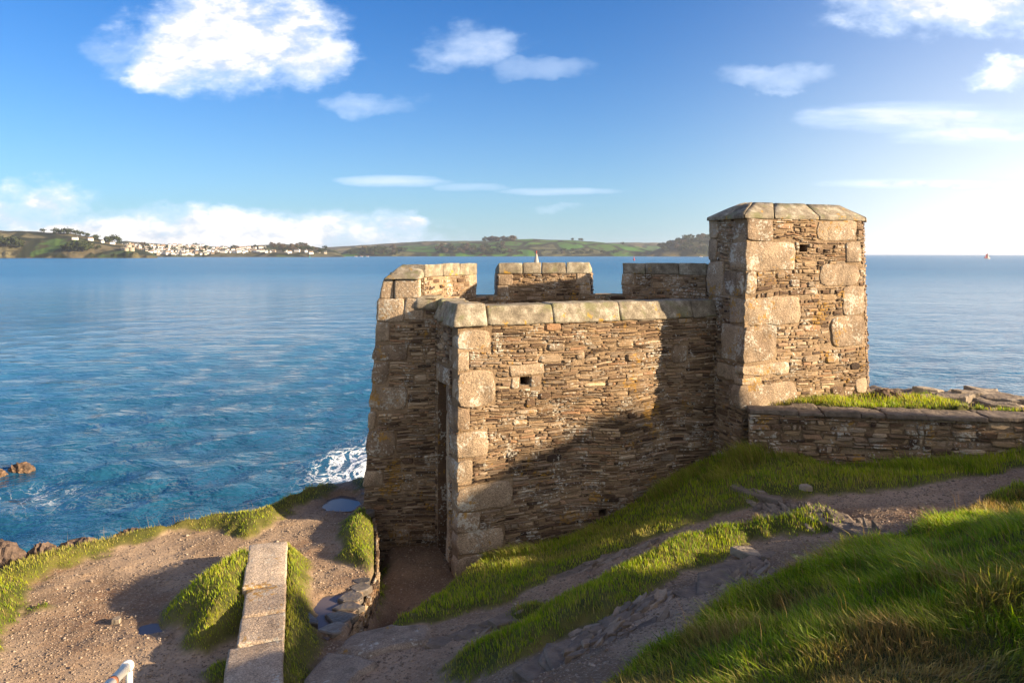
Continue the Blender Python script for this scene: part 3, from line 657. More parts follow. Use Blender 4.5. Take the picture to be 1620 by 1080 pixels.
for e, splits in ((0, (0, .235, .60, 1)), (1, (0, 1)), (2, (0, 1)), (3, (0, .4, .7, 1)), (4, (0, .52, 1))):
    P0, P1, r0, r1 = EO[e], EO[(e + 1) % 5], RG[e], RG[(e + 1) % 5]
    for t0, t1 in zip(splits[:-1], splits[1:]):
        g = .004; l = lambda a, b, t: a * (1 - t) + b * t
        c = [(*l(P0, P1, t0 + g), .565), (*l(P0, P1, t1 - g), .565), (*l(r0, r1, t1 - g), .565), (*l(r0, r1, t0 + g), .565), (*l(P0, P1, t0 + g), .625), (*l(P0, P1, t1 - g), .625), (*l(r0, r1, t1 - g), .86), (*l(r0, r1, t0 + g), .86)]
        hexblock('coping_stone', c, CAP, tower, rad=.012, rough=.009, n=(10, 6, 4))
G = Geo(); G.add([(*p, .845) for p in RG] + [(*p, .6) for p in RG], [tuple(range(5))] + [(i, i + 5, (i + 1) % 5 + 5, (i + 1) % 5) for i in range(5)]); G.build('coping_top', [CAP], tower)
# ---------------------------------------------------------------- walls round the fort
SLT = mat_tone('wet_slate', (.05, .045, .042), (.15, .125, .10), .42, 9, .7, .45)
FLG = mat_tone('weathered_slate', (.10, .075, .055), (.33, .27, .20), .85, 10, .7, .3)
lowall = thing('low_stone_wall', (6, 11, -3.1), 'low slate rubble wall with flat top running right from the tower', 'wall')
for k in range(2):
    a, b = LOWWALL[k], LOWWALL[k + 1]
    F0 = Face(a if k else (3.62, 11.13), b, -4.0, -2.44)
    wall(F0, (), (), 61 + k, parent=lowall, lr=(.07, .36), hr=(.03, .11), prot=(.0, .06), big=.14 if k == 0 else .02)
R = random.Random(5)
d = np.array(LOWWALL[1]) - np.array(LOWWALL[0]); Lw = np.linalg.norm(d); d = d / Lw; nn = np.array((-d[1], d[0]))
u = -.15
while u < Lw + 1.5:
    w = R.uniform(.35, .95); base = np.array(LOWWALL[0]) + d * u
    split = R.uniform(.22, .34)
    for lo, hi in ((-.05 + R.uniform(-.02, .03), split), (split + .01, .56 + R.uniform(-.03, .05))):
        q = [base + d * .006 + nn * lo, base + d * (w - .006) + nn * (lo + R.uniform(-.02, .02)), base + d * (w - .006) + nn * hi, base + d * .006 + nn * hi]; zt = -2.385 + R.uniform(-.015, .02)
        if u > Lw: zt += 0
        hexblock('coping_stone', [(*p, -2.445) for p in q] + [(*p, zt + R.uniform(-.012, .012)) for p in q], FLG, lowall, rad=.008, rough=.020, n=(14, 7, 3))
    u += w
retain = thing('retaining_wall', (-1.8, 9.5, -4.7), 'low rubble retaining wall holding up the gravel path above the sunken passage', 'wall')
for k in range(len(RX) - 1):
    wall(Face(RX[k], RX[k + 1], -5, -4.09), (), (), 71 + k, parent=retain, lr=(.06, .26), hr=(.03, .08), prot=(.0, .04))
def slab_poly(G, c, r, z0, z1, R, ang=0, el=1.5, tone=None, tilt=(0, 0)):
    n = R.randint(5, 8); o = []
    for k in range(n):
        t = 2 * math.pi * (k + R.uniform(-.42, .42)) / n; rr = r * R.uniform(.62, 1.15)
        x, y = math.cos(t) * rr * el, math.sin(t) * rr
        o.append((c[0] + x * math.cos(ang) - y * math.sin(ang), c[1] + x * math.sin(ang) + y * math.cos(ang)))
    tz = lambda p: tilt[0] * (p[0] - c[0]) + tilt[1] * (p[1] - c[1])
    ins = [(c[0] + (p[0] - c[0]) * .9, c[1] + (p[1] - c[1]) * .9) for p in o]
    V = [(*p, z0 + tz(p)) for p in o] + [(*p, z1 - .012 + tz(p)) for p in o] + [(*p, z1 + tz(p)) for p in ins]
    f = [(L * n + k, L * n + (k + 1) % n, (L + 1) * n + (k + 1) % n, (L + 1) * n + k) for L in (0, 1) for k in range(n)] + [tuple(range(2 * n, 3 * n)), tuple(range(n - 1, -1, -1))]
    G.add(V, f, tone or (R.random(), R.random(), R.random()))
R = random.Random(8)
ys = [7.86, 8.10, 8.34, 8.58, 8.80, 9.0, 11.25, 11.55, 11.85, 12.15, 12.42]
for i, y in enumerate(ys):
    G = Geo(); x = float(rx(y)) - (.13 if i < 6 else .10)
    w = .165 if i < 4 else .13
    slope = math.atan2(.1, -.0) if i < 6 else math.atan2(1, -.22)
    zz = float(land_z(np.array([x]), np.array([y]), False)[0])
    slab_poly(G, (x - (.05 if i < 4 else 0), y), w * 1.1, zz - .07, zz + .009, R, math.pi / 2 + .1 if i < 6 else math.pi / 2 + .22, .9)
    o = G.build('flagstone', [SLT], retain)
for y in (7.97, 8.3, 8.0):
    G = Geo(); x = float(rx(y)) - (.36 if y != 8.0 else .5); zz = float(land_z(np.array([x]), np.array([y]), False)[0]); slab_poly(G, (x, y), .13, zz - .06, zz + .010, R, R.random() * 3, 1.2); G.build('flagstone', [SLT], retain)
# four granite slabs on their grassy bank
SLABM = mat_granite('pale_granite_slab', ((.36, .27, .19), (.50, .40, .30)), .25, 1.15)
slabs = thing('slab_wall', (-2.7, 8, -4.0), 'row of four worn granite slabs laid end to end on a grassy bank', 'wall')
dS = (SL1 - SL0) / np.linalg.norm(SL1 - SL0); nS = np.array((dS[1], -dS[0]))
if nS[0] > 0: nS = -nS
for (y0, y1, w, ex) in ((9.48, 8.27, .47, 0), (8.245, 7.64, .43, .01), (7.615, 7.10, .44, 0), (7.075, 5.9, .47, .0)):
    p0 = SL0 + (SL1 - SL0) * (9.48 - y0) / (9.48 - 6.37); p1 = SL0 + (SL1 - SL0) * (9.48 - y1) / (9.48 - 6.37)
    z0 = -3.74; c4 = [p0 + nS * w, p0, p1, p1 + nS * w]
    order = [c4[3], c4[2], c4[1], c4[0]]
    if y0 < 7.09: order[3] = order[3] + nS * .04; order[0] = order[0] + nS * .03
    hexblock('granite_slab', [(*p, z0 - .30) for p in order] + [(*p, z0 + R.uniform(-.012, .012)) for p in order], SLABM, slabs, rad=.018, rough=.014, n=(8, 14, 4))
# white handrail at the foot of the frame
WHT = mat_flat('white_paint', (.72, .68, .60), .35, 8, .10, .5); RUST = mat_flat('rusty_joint', (.20, .075, .035), .7, 30, .4)
rail = thing('handrail', (-1.478, 2.8, -2.6), 'white painted tubular handrail ending beside the gravel terrace', 'handrail')
e0 = np.array((-1.478, 2.8, -1.583)); e1 = np.array((-.70, .35, -.73)); dv = (e1 - e0) / np.linalg.norm(e1 - e0)
G = Geo(); G.tube([e0 + dv * .03, e1], .0185, 20); G.build('rail', [WHT], rail, True)
G = Geo(); G.tube([e0 - dv * .012, e0 - dv * .006, e0 + dv * .01, e0 + dv * .045, e0 + dv * .05], [.010, .0185, .023, .023, .0186], 20); G.build('end_cap', [WHT], rail, True)
pb = e0 + dv * .075 + np.array((.018, 0, -.03))
G = Geo(); G.tube([pb + (0, 0, -.05), (pb[0] + .004, pb[1], -2.75)], .017, 18); G.build('post', [WHT], rail, True)
G = Geo(); G.tube([pb + (0, 0, .02), pb + (0, 0, -.06)], [.012, .012], 12); G.tube([pb + (0, 0, -.05), pb + (0, 0, -.075)], [.024, .024], 18); G.build('bracket', [WHT], rail, True)
G = Geo(); G.tube([e0 + dv * .285, e0 + dv * .32], .0195, 20); G.build('joint', [RUST], rail, True)
# ---------------------------------------------------------------- ground
GM = mat_ground()
xs = np.concatenate([np.arange(-16, -8, .16), np.arange(-8, 8.5, .045), np.arange(8.5, 12, .2), np.arange(12, 23, .5), np.arange(23, 36, .3)])
yy = np.concatenate([np.arange(-12, 2.5, .2), np.arange(2.5, 13.4, .045), np.arange(13.4, 22, .15)])
X, Y = np.meshgrid(xs, yy); Z = land_z(X.ravel(), Y.ravel()); g, rk, land = masks(X.ravel(), Y.ravel())
nx, ny = len(xs), len(yy); q = np.arange(nx * ny).reshape(ny, nx)
Fq = np.stack([q[:-1, :-1], q[:-1, 1:], q[1:, 1:], q[1:, :-1]], -1).reshape(-1, 4)
wet = np.maximum.reduce([smooth(inside([(-3.2,11.4),(-2.2,11.2),(-2.2,12.7),(-3.3,12.5)], X.ravel(), Y.ravel()), -.25, .1), smooth(inside([(-2.4,7.4),(-1.75,7.4),(-1.75,9.3),(-2.3,9.2)], X.ravel(), Y.ravel()) + .2 * fbm(X.ravel() * 2, Y.ravel() * 2, 77, 3), -.15, .15), smooth(inside(PASSAGE, X.ravel(), Y.ravel()), -.1, .2), smooth(-inside([(-4.2,7.6),(-3.6,7.6),(-3.6,8.2),(-4.2,8.2)], X.ravel(), Y.ravel()), .25, -.1) * .7])
ground = mesh('ground', np.stack([X.ravel(), Y.ravel(), Z], 1), Fq, GM, None, np.stack([smooth(g, -.06, .06), rk, wet], 1), True)
setp(ground, kind='structure')
# ---- puddles lie level just above the earth
PUDM = NT('puddle_water'); PUDM = PUDM.out(PUDM.bsdf((.10, .08, .075), .10, None, .28))
for i, (poly, lvl) in enumerate(PUDS):
    c = np.mean(poly, 0); o = [c + (np.array(p) - c) * 1.3 for p in poly]
    setp(mesh('puddle', [(*p, lvl) for p in o], [tuple(range(len(o) - 1, -1, -1))], PUDM), ('large still puddle on the path at the far end by the fort wall', 'dark rain puddle beside the slate flagstones on the path', 'tiny puddle on the gravel left of the grassy bank')[i], 'puddle', kind='structure')
# ---- poured concrete apron at the head of the passage
CON = mat_granite('old_concrete', ((.22, .165, .12), (.33, .26, .19)), .15, .8)
R = random.Random(3)
def apron(poly, label, seed):
    n = 14; G = Geo(); pts = []
    for k in range(len(poly)):
        a, b = np.array(poly[k]), np.array(poly[(k + 1) % len(poly)])
        for t in np.arange(0, 1, .2): pts.append(a * (1 - t) + b * t + np.array((R.uniform(-.015, .015), R.uniform(-.015, .015))))
    pts = np.array(pts); c = pts.mean(0); V = []; f = []; m = len(pts); K = 8
    for L in range(K + 1):
        s = 1 - L / (K + .6)
        for p in pts: V.append(c + (p - c) * s)
    V = np.array(V); z = land_z(V[:, 0], V[:, 1], False) + .055 + .012 * fbm(V[:, 0] * 6, V[:, 1] * 6, seed, 3)
    z[:m] -= .06
    for L in range(K):
        for k in range(m): f.append((L * m + k, L * m + (k + 1) % m, (L + 1) * m + (k + 1) % m, (L + 1) * m + k))
    f.append(tuple(range(K * m, K * m + m)))
    o = mesh('path', np.c_[V, z], f, CON, None, None, True); setp(o, label, 'path', kind='structure')
apron([(-1.80,7.36),(-1.72,7.80),(-1.30,7.84),(-.85,7.66),(-.80,7.25),(-1.15,7.22),(-1.42,7.12)], 'worn brown concrete step at the head of the sunken passage', 1)
apron([(-1.92,6.3),(-1.95,6.9),(-1.86,7.33),(-1.45,7.10),(-1.28,6.95),(-1.45,6.6),(-1.5,6.2)], 'pale concrete patch on the path at the bottom of the picture', 2)
# ---- grass
GRS = mat_grass()
def grass(name, P, H, dry, width, lean, seed, flow=None, label=None, tint=.5):
    n = len(P); r = np.random.default_rng(seed)
    az = r.uniform(0, 2 * np.pi, n); side = np.stack([np.cos(az), np.sin(az), 0 * az], 1)
    ld = r.uniform(0, 2 * np.pi, n); L = np.stack([np.cos(ld), np.sin(ld), 0 * ld], 1) * r.uniform(.15, 1, (n, 1))
    if flow is not None: L = L * .55 + flow
    bend = lean * H * r.uniform(.4, 1.3, n)
    w = width * r.uniform(.6, 1.3, n)
    up = np.array((0, 0, 1.0)); V = np.empty((n, 5, 3))
    sag = np.clip(1 - .35 * lean * r.random(n), .45, 1)
    m = P + up * (H * .55 * sag)[:, None] + L * (bend * .35)[:, None]
    t = P + up * (H * sag * r.uniform(.75, 1.0, n))[:, None] + L * bend[:, None]
    V[:, 0] = P - side * (w / 2)[:, None]; V[:, 1] = P + side * (w / 2)[:, None]
    V[:, 2] = m + side * (w * .42)[:, None]; V[:, 3] = m - side * (w * .42)[:, None]; V[:, 4] = t
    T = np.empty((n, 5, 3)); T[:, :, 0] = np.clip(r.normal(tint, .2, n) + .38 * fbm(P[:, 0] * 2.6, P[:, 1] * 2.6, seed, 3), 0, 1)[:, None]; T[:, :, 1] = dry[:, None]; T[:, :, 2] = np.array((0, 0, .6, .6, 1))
    b = np.arange(n)[:, None] * 5
    tri = np.concatenate([b + np.array([[0, 1, 2]]), b + np.array([[0, 2, 3]]), b + np.array([[3, 2, 4]])], 0)
    o = mesh(name, V.reshape(-1, 3), tri, GRS, None, T.reshape(-1, 3)); setp(o, label, 'grass', kind='stuff'); return o
rg = np.random.default_rng(4)
def scatter(x0, x1, y0, y1, dens, pw=1.3, ref=4.5):
    n = int((x1 - x0) * (y1 - y0) * dens); x = rg.uniform(x0, x1, n); y = rg.uniform(y0, y1, n)
    k = (np.abs(x) < .74 * y + .9) & (rg.random(n) < np.clip((ref / y) ** pw, 0, 1)); return x[k], y[k]
x, y = scatter(-7.5, 9.5, 2.3, 15.5, GD)
g, rk, land = masks(x, y); edge = smooth(g, -.04, .10)
k = rg.random(len(x)) < edge * np.where(rk > .5, .5, 1); x, y, g = x[k], y[k], g[k]
z = land_z(x, y)
plat = x < np.where(y > 7.75, rx(y) + .05, -1.9); led = (x > 3.95) & (y > lw(x) + .46)
longa = (~plat) & (~led) & (inside(DIRT, x, y) < 0) & (y < 9.0 - 0 * x) & (x > .3) & (y < 8.6) & ~((x < 2.2) & (y > 8.2))
tus = fbm(x * 1.4, y * 1.4, 61, 3); tus2 = fbm(x * .7, y * .7, 62, 3)
H = np.where(longa, .07 + .10 * smooth(tus, -.35, .5), np.where(plat, .055 + .035 * smooth(tus, -.3, .5), np.where(led, .10, .075 + .06 * smooth(tus, -.2, .5)))) * rg.uniform(.55, 1.25, len(x))
H *= .55 + .45 * smooth(g, 0, .25)
dry = np.clip(np.where(longa, smooth(tus2 + .7 * fbm(x * 2.4, y * 2.4, 63, 3), -.15, .4) * .95, smooth(tus2, .15, .6) * .55) + rg.normal(0, .16, len(x)), 0, 1)
dry = np.where(plat, np.clip(dry * .6 + smooth(-land[k] + .55, 0, .5) * .5, 0, 1), dry)
dry = np.where(rg.random(len(x)) < .13, .85, dry)
wd = np.where(longa, .0042, .0040) * (1 + .08 * y)
dist = np.where(longa, 1.25, .8)
flow = np.zeros((len(x), 3)); fa = 3.5 + 3.2 * fbm(x * .9, y * .9, 65, 3) + 1.2 * fbm(x * 3, y * 3, 66, 2); fm = .42 + .5 * fbm(x * 2, y * 2, 67, 2)
flow[:, 0] = np.where(longa, np.cos(fa) * fm, -.2); flow[:, 1] = np.where(longa, np.sin(fa) * fm, 0)
P = np.stack([x, y, z - .008], 1)
i = longa
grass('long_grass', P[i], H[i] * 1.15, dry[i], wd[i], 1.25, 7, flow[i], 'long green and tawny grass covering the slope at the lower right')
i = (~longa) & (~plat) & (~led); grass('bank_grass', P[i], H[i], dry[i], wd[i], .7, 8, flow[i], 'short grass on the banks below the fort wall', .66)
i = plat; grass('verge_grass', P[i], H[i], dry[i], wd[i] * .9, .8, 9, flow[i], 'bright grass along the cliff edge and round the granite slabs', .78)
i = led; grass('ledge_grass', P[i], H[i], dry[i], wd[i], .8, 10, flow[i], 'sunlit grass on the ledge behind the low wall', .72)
# tall dry stems here and there, thicker at the cliff edge and the foot of the walls
px_, py_, ph_ = [], [], []
def stems(n, x0, x1, y0, y1, h0, h1, cond):
    a = rg.uniform(x0, x1, n * 6); b = rg.uniform(y0, y1, n * 6); g_, r_, l_ = masks(a, b); ok = np.nonzero(cond(a, b, g_, l_))[0][:n]
    px_.extend(a[ok]); py_.extend(b[ok]); ph_.extend(rg.uniform(h0, h1, len(ok)))
stems(75, .8, 7, 3.6, 8.2, .18, .42, lambda a, b, g_, l_: (g_ > .1) & (inside(DIRT, a, b) < -.1) & (np.abs(a) < .72 * b))
stems(160, -7.2, -3.5, 7.5, 12, .12, .30, lambda a, b, g_, l_: (np.abs(l_) < .22) & (g_ > -.2))
stems(120, 1.5, 6.8, 9.4, 12, .15, .34, lambda a, b, g_, l_: (g_ > .05) & (b > 9.6))
px_, py_, ph_ = map(np.array, (px_, py_, ph_))
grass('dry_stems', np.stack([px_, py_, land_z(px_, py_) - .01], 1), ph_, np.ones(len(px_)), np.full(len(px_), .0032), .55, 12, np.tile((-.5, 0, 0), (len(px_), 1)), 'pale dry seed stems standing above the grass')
# golden tussocks by the foot of the tower and along the bank
tx, ty, th, td = [], [], [], []
for (cx, cy, r_, h_, n_) in ((3.55, 10.95, .30, .30, 1500), (2.75, 11.35, .3, .2, 900), (2.3, 11.0, .25, .24, 900), (3.1, 10.6, .3, .18, 900), (.1, 10.15, .3, .2, 900), (-.35, 10.2, .18, .16, 500), (1.1, 10.7, .3, .16, 800), (5.6, 10.3, .4, .25, 1200), (6.3, 10.2, .4, .22, 900), (4.2, 10.75, .3, .16, 700), (4.9, 11.7, .4, .16, 900)):
    a = rg.normal(cx, r_ * .5, n_); b = rg.normal(cy, r_ * .5, n_); tx.extend(a); ty.extend(b); th.extend(h_ * rg.uniform(.5, 1.1, n_)); td.extend(np.clip(rg.normal(.45 if cx < 5 or cy > 11 else .2, .25, n_), 0, 1))
tx, ty = np.array(tx), np.array(ty); fo = ((tx + .78) * .373 * -1 + (ty - 10.5) * .928) < -.03
fo |= tx > 3.5
tx, ty, th, td = tx[fo], ty[fo], np.array(th)[fo], np.array(td)[fo]
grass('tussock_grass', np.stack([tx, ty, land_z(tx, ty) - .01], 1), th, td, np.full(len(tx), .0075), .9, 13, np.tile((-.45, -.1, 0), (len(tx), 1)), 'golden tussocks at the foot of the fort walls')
# ---- loose gravel
PEB = mat_tone('gravel_stone', (.10, .07, .05), (.42, .33, .25), .9, 40, .4)
x, y = scatter(-7, 7, 5, 13, 1300, .5, 7); g, rk, land = masks(x, y); k = (g < -.02) & (land > .1) & (y < np.where(x > -.8, 10.5 + .4 * (x + .8), 12.6)) & ((y < lw(x) - .05) | (x < 3.3)); x, y = x[k], y[k]; z = land_z(x, y); n = len(x)
base = np.array([(1,0,0),(0,1,0),(-1,0,0),(0,-1,0),(0,0,.8),(0,0,-.5)], float); fo_ = np.array([(0,1,4),(1,2,4),(2,3,4),(3,0,4),(1,0,5),(2,1,5),(3,2,5),(0,3,5)])
s = rg.lognormal(math.log(.0062), .5, n).clip(.003, .035); a = rg.uniform(0, 6.28, n)
V = base[None] * s[:, None, None] * rg.uniform(.6, 1.5, (n, 6, 3)); ca, sa = np.cos(a)[:, None], np.sin(a)[:, None]
V = np.stack([V[:, :, 0] * ca - V[:, :, 1] * sa, V[:, :, 0] * sa + V[:, :, 1] * ca, V[:, :, 2] * .7], 2) + np.stack([x, y, z + .002], 1)[:, None]
T = np.repeat(np.stack([rg.random(n) ** 1.6, rg.random(n), rg.random(n)], 1)[:, None], 6, 1)
setp(mesh('gravel', V.reshape(-1, 3), (np.arange(n)[:, None, None] * 6 + fo_[None]).reshape(-1, 3), PEB, None, T.reshape(-1, 3)), 'loose gravel and stone chips scattered over the paths', 'gravel', kind='stuff')
# ---- outcrops of bedrock in the paths
STR = mat_tone('slate_bedrock', (.08, .06, .045), (.31, .24, .17), .75, 9, .8, .4)
def outcrop(name, cx, cy, L, W, ang, n, seed, label, h=.09, mat=STR):
    R = random.Random(seed); G = Geo(); ca, sa = math.cos(ang), math.sin(ang)
    for i in range(n):
        u, v = R.gauss(0, .32) * L, R.gauss(0, .32) * W; x, y = cx + u * ca - v * sa, cy + u * sa + v * ca
        z = float(land_z(np.array([x]), np.array([y]))[0]); hh = h * R.uniform(.2, 1) * math.exp(-2 * ((u / L) ** 2 + (v / W) ** 2))
        slab_poly(G, (x, y), R.uniform(.010, .038) * (1 + W), z - .08, z + hh * .55, R, ang + R.uniform(-.2, .2), R.uniform(1.6, 4.5), (R.random() ** 1.5, R.random(), R.random()), (R.uniform(-.2, .5), R.uniform(-.2, .6)))
    for i in range(14):
        u, v = (i / 13 - .5) * 1.5 * L, R.uniform(-.15, .15) * W; x, y = cx + u * ca - v * sa, cy + u * sa + v * ca; z = float(land_z(np.array([x]), np.array([y]))[0]); slab_poly(G, (x, y), .5 * W + .05, z - .10, z - .012, R, ang, 1.6, (.2, .5, .5))
    o = G.build(name, [mat]); return setp(o, label, 'rock')
outcrop('rock_outcrop', 3.55, 8.75, 1.5, .40, -1.25, 240, 1, 'long ridge of grey bedrock running across the gravel path', .06)
outcrop('rock_outcrop', 2.15, 7.0, .8, .4, .9, 45, 2, 'grey rock breaking through the dirt below the long grass', .07)
outcrop('rock_outcrop', .72, 5.95, .55, .35, .6, 130, 3, 'craggy rock lump in the bare dirt near the bottom edge', .11)
outcrop('rock_outcrop', 1.15, 6.45, .4, .25, .7, 80, 4, 'small mossy rock beside the dirt path above the craggy lump', .13)
outcrop('rock_outcrop', .95, 8.6, .45, .2, .4, 60, 5, 'dark flat rock poking from the bank below the fort wall', .06)
outcrop('rock_outcrop', -.30, 7.35, .45, .25, .3, 45, 6, 'broken stones at the edge of the concrete step', .04)
outcrop('rock_outcrop', 1.55, 8.85, .4, .16, .4, 50, 7, 'thin slate rib at the top of the bare patch by the bank', .05)
R = random.Random(77)
for i, (x, y, r_, lab) in enumerate(((2.52, 7.75, .13, 'long pale slate splinter lying on the dirt path'), (2.62, 7.5, .05, 'small slate chip beside the long pale splinter'), (3.85, 9.55, .07, 'pale lump of stone at the edge of the grass by the path'), (-3.62, 8.6, .05, 'flat pale stone lying on the gravel left of the bank'), (-4.35, 8.0, .05, 'flat grey stone out in the middle of the gravel terrace'))):
    G = Geo(); z = float(land_z(np.array([x]), np.array([y]))[0]); slab_poly(G, (x, y), r_, z - .02, z + .03 + r_ * .25, R, -.9, 1.9 if r_ > .1 else 1.3); setp(G.build('loose_stone', [FLG]), lab, 'stone')
# ---- rocks
def rock(name, loc, size, seed, label, mat, group=None, strata=1.0, sub=4):
    bm = bmesh.new(); bmesh.ops.create_icosphere(bm, subdivisions=sub, radius=1); V = np.array([v.co[:] for v in bm.verts]); f = [tuple(v.index for v in p.verts) for p in bm.faces]; bm.free()
    P = V * np.array(size); q = P / max(size) * 2.2 + seed * 3.7
    rdg = 1 - 2 * np.abs(fbm(q[:, 0] * 1.2 + q[:, 2], q[:, 1] * 1.2 - q[:, 2], seed, 4)); lay = np.floor((P[:, 2] / size[2] + .5 * P[:, 0] / size[0]) * 5 + fbm(q[:, 0], q[:, 1], seed + 4, 2)) / 5
    k = .72 + .28 * rdg + .10 * strata * (hash2(np.floor(lay * 5), 0 * lay, seed) - .5) + .10 * fbm(q[:, 0] * 4, q[:, 1] * 4 + q[:, 2] * 3, seed + 9, 3)
    o = mesh(name, P * k[:, None] + np.array(loc), f, mat, None, np.stack([hash2(np.floor(lay * 9), np.floor(q[:, 0] * 3), seed)] * 3, 1), False, None, loc); return setp(o, label, 'rock', group)
SEAR = mat_tone('shore_rock', (.035, .025, .02), (.20, .12, .065), .8, 3, .8, .4); BRN = mat_tone('brown_rock', (.05, .036, .03), (.16, .11, .08), .85, 5, .8)
rock('sea_rock', (-22.0, 29.2, -9.15), (1.3, .7, .7), 3, 'dark brown sea rock at the left edge of the picture', SEAR)
rock('sea_rock', (-20.6, 30.5, -9.15), (.6, .35, .45), 4, 'smaller brown rock tip awash to the right of the sea rock', SEAR)
rock('sea_rock', (-21.2, 29.9, -9.2), (.5, .35, .4), 9, 'low brown rock between two bigger sea rocks', SEAR)
rock('shore_rock', (-6.85, 9.72, -4.12), (.36, .24, .30), 5, 'rounded brown boulder below the cliff edge at far left', BRN)
rock('shore_rock', (-6.42, 9.98, -4.2), (.28, .2, .24), 6, 'small brown boulder next to the rounded one at far left', BRN)
rock('shore_rock', (-6.02, 10.25, -4.2), (.42, .18, .22), 7, 'dark jagged rock along the cliff edge behind the dry stems', BRN)
rock('shore_rock', (-5.55, 10.66, -4.18), (.3, .16, .18), 17, 'dark low rock on the cliff edge nearest the grass verge', BRN)
rock('shore_rock', (-2.62, 12.8, -4.15), (.3, .3, .22), 8, 'grey rock at the foot of the fort corner beyond the puddle', BRN)
rock('shore_rock', (6.35, 12.25, -2.42), (.32, .25, .16), 10, 'brown boulder on the ledge just right of the tower', SEAR)
for i, (x, y, s_, lab) in enumerate(((7.35, 12.15, (.55, .22, .16), 'flat pale rock on the ledge above the sea'), (8.1, 11.75, (.6, .2, .10), 'low rock slab running along the wall top at far right'), (7.9, 12.35, (.5, .25, .10), 'flat slab behind the low rock at far right'))):
    G = Geo(); R = random.Random(90 + i)
    for k in range(22): slab_poly(G, (x + R.gauss(0, .4) * s_[0], y + R.gauss(0, .5) * s_[1]), R.uniform(.07, .16), -2.5, -2.42 + R.random() * s_[2], R, R.uniform(-.4, .1), 2.6, None, (R.uniform(-.15, .15), R.uniform(0, .3)))
    setp(G.build('ledge_rock', [FLG]), lab, 'rock')
# ---------------------------------------------------------------- sea and far shore
f_ = 1150.
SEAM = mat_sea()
def ringgrid():
    r = np.concatenate([np.geomspace(9, 400, 260), np.geomspace(430, 14000, 50)]); a = np.linspace(-1.05, 1.05, 300)
    Rr, Aa = np.meshgrid(r, a, indexing='ij'); x = Rr * np.sin(Aa); y = Rr * np.cos(Aa)
    wv = np.zeros_like(x)
    R = random.Random(12)
    for k in range(26):
        L = R.uniform(.7, 3.6) if k < 22 else R.uniform(5, 9); th = -.55 + R.gauss(0, .45); am = .009 * L ** .8 * R.uniform(.5, 1.5) * (2.2 if k < 22 else .7)
        ph = R.uniform(0, 6.28); t = (x * math.cos(th) + y * math.sin(th)) * 2 * math.pi / L + ph + 1.5 * fbm(x / L / 4, y / L / 4, k, 2)
        fade = np.clip(1 - Rr * (r[1] / r[0] - 1) * 2.2 / L, 0, 1)
        wv += am * fade * (2 * (np.sin(t) * .5 + .5) ** 1.5 - 1)
    n0, n1 = x.shape; q = np.arange(n0 * n1).reshape(n0, n1)
    F = np.stack([q[:-1, :-1], q[1:, :-1], q[1:, 1:], q[:-1, 1:]], -1).reshape(-1, 4)
    return np.stack([x.ravel(), y.ravel(), SEA + wv.ravel()], 1), F
V, F = ringgrid()
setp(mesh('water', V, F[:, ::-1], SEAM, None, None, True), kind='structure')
HF = {}
def far_hill(name, prof, D0, depth, mat, seed, cliff=10):
    us = np.arange(prof[0][0], prof[-1][0] + .1, 2.5); vt = np.interp(us, [p[0] for p in prof], [p[1] for p in prof]) + .5 * fbm(us / 14., us * 0, seed, 3)
    tt = np.concatenate([np.linspace(0, .06, 5), np.linspace(.085, .75, 22), np.linspace(.8, 1, 6)])
    Dt = D0 + depth * .75; H = np.maximum(-(vt - 402) / f_ * Dt - SEA, 0)          # height above the sea
    def S(t): return np.where(t < .75, .97 * np.sin(np.clip(t / .75, 0, 1) * math.pi / 2) ** .9 + .03 * t / .75, 1 - (t - .75) * 2.2)
    U, T_ = np.meshgrid(us, tt); D = D0 + depth * T_ + .06 * depth * fbm(U / 25., T_ * 0, seed + 1, 3) * (1 - T_)
    Hh = np.interp(U, us, H)
    c = np.minimum(cliff * (.7 + .9 * (fbm(U / 9., U * 0, seed + 2, 3) + .3)), Hh * .5) * smooth(T_, .005, .05)
    z = SEA - .5 + np.maximum(c, Hh * S(T_) * (1 + .18 * fbm(U / 30., T_ * 3, seed + 5, 3) * np.clip((.75 - T_) * 2.5, 0, 1)))
    x = (U - 810) / f_ * D
    n0, n1 = U.shape; q = np.arange(n0 * n1).reshape(n0, n1); F = np.stack([q[:-1, :-1], q[:-1, 1:], q[1:, 1:], q[1:, :-1]], -1).reshape(-1, 4)
    setp(mesh(name, np.stack([x.ravel(), D.ravel(), z.ravel()], 1), F, mat, None, np.stack([T_.ravel()] * 3, 1), True), kind='structure')
    def at(u, v):
        j = int(np.argmin(np.abs(us - u))); vv = 402 - z[:, j] / D[:, j] * f_; i = int(np.nonzero(vv <= v)[0][0]) if (vv <= v).any() else int(np.argmin(vv))
        return np.array(((u - 810) / f_ * D[i, j], D[i, j], z[i, j]))
    HF[name + str(seed)] = at; return at
GR = [(.045, .085, .02), (.10, .09, .045), (.055, .10, .022), (.12, .10, .055), (.04, .065, .02), (.06, .115, .022), (.13, .115, .06)]
BR = [(.10, .085, .045), (.06, .085, .025), (.15, .13, .07), (.085, .07, .04), (.05, .10, .022), (.12, .10, .055)]
hm1 = mat_hill('headland_turf', SEA, GR, 1, .75); hm2 = mat_hill('far_fields', SEA, BR, 2, .25); hm3 = mat_hill('green_fields', SEA, [(.05, .13, .02), (.06, .12, .02), (.10, .10, .045), (.05, .12, .02), (.045, .10, .02)], 3, .45); hm4 = mat_hill('wooded_hill', SEA, [(.05, .055, .02), (.07, .06, .03), (.045, .05, .018)], 4, 1.3)
townm = mat_hill('town_slope', SEA, [(.075, .085, .035), (.10, .095, .055), (.06, .08, .03), (.13, .115, .08)], 5, .6)
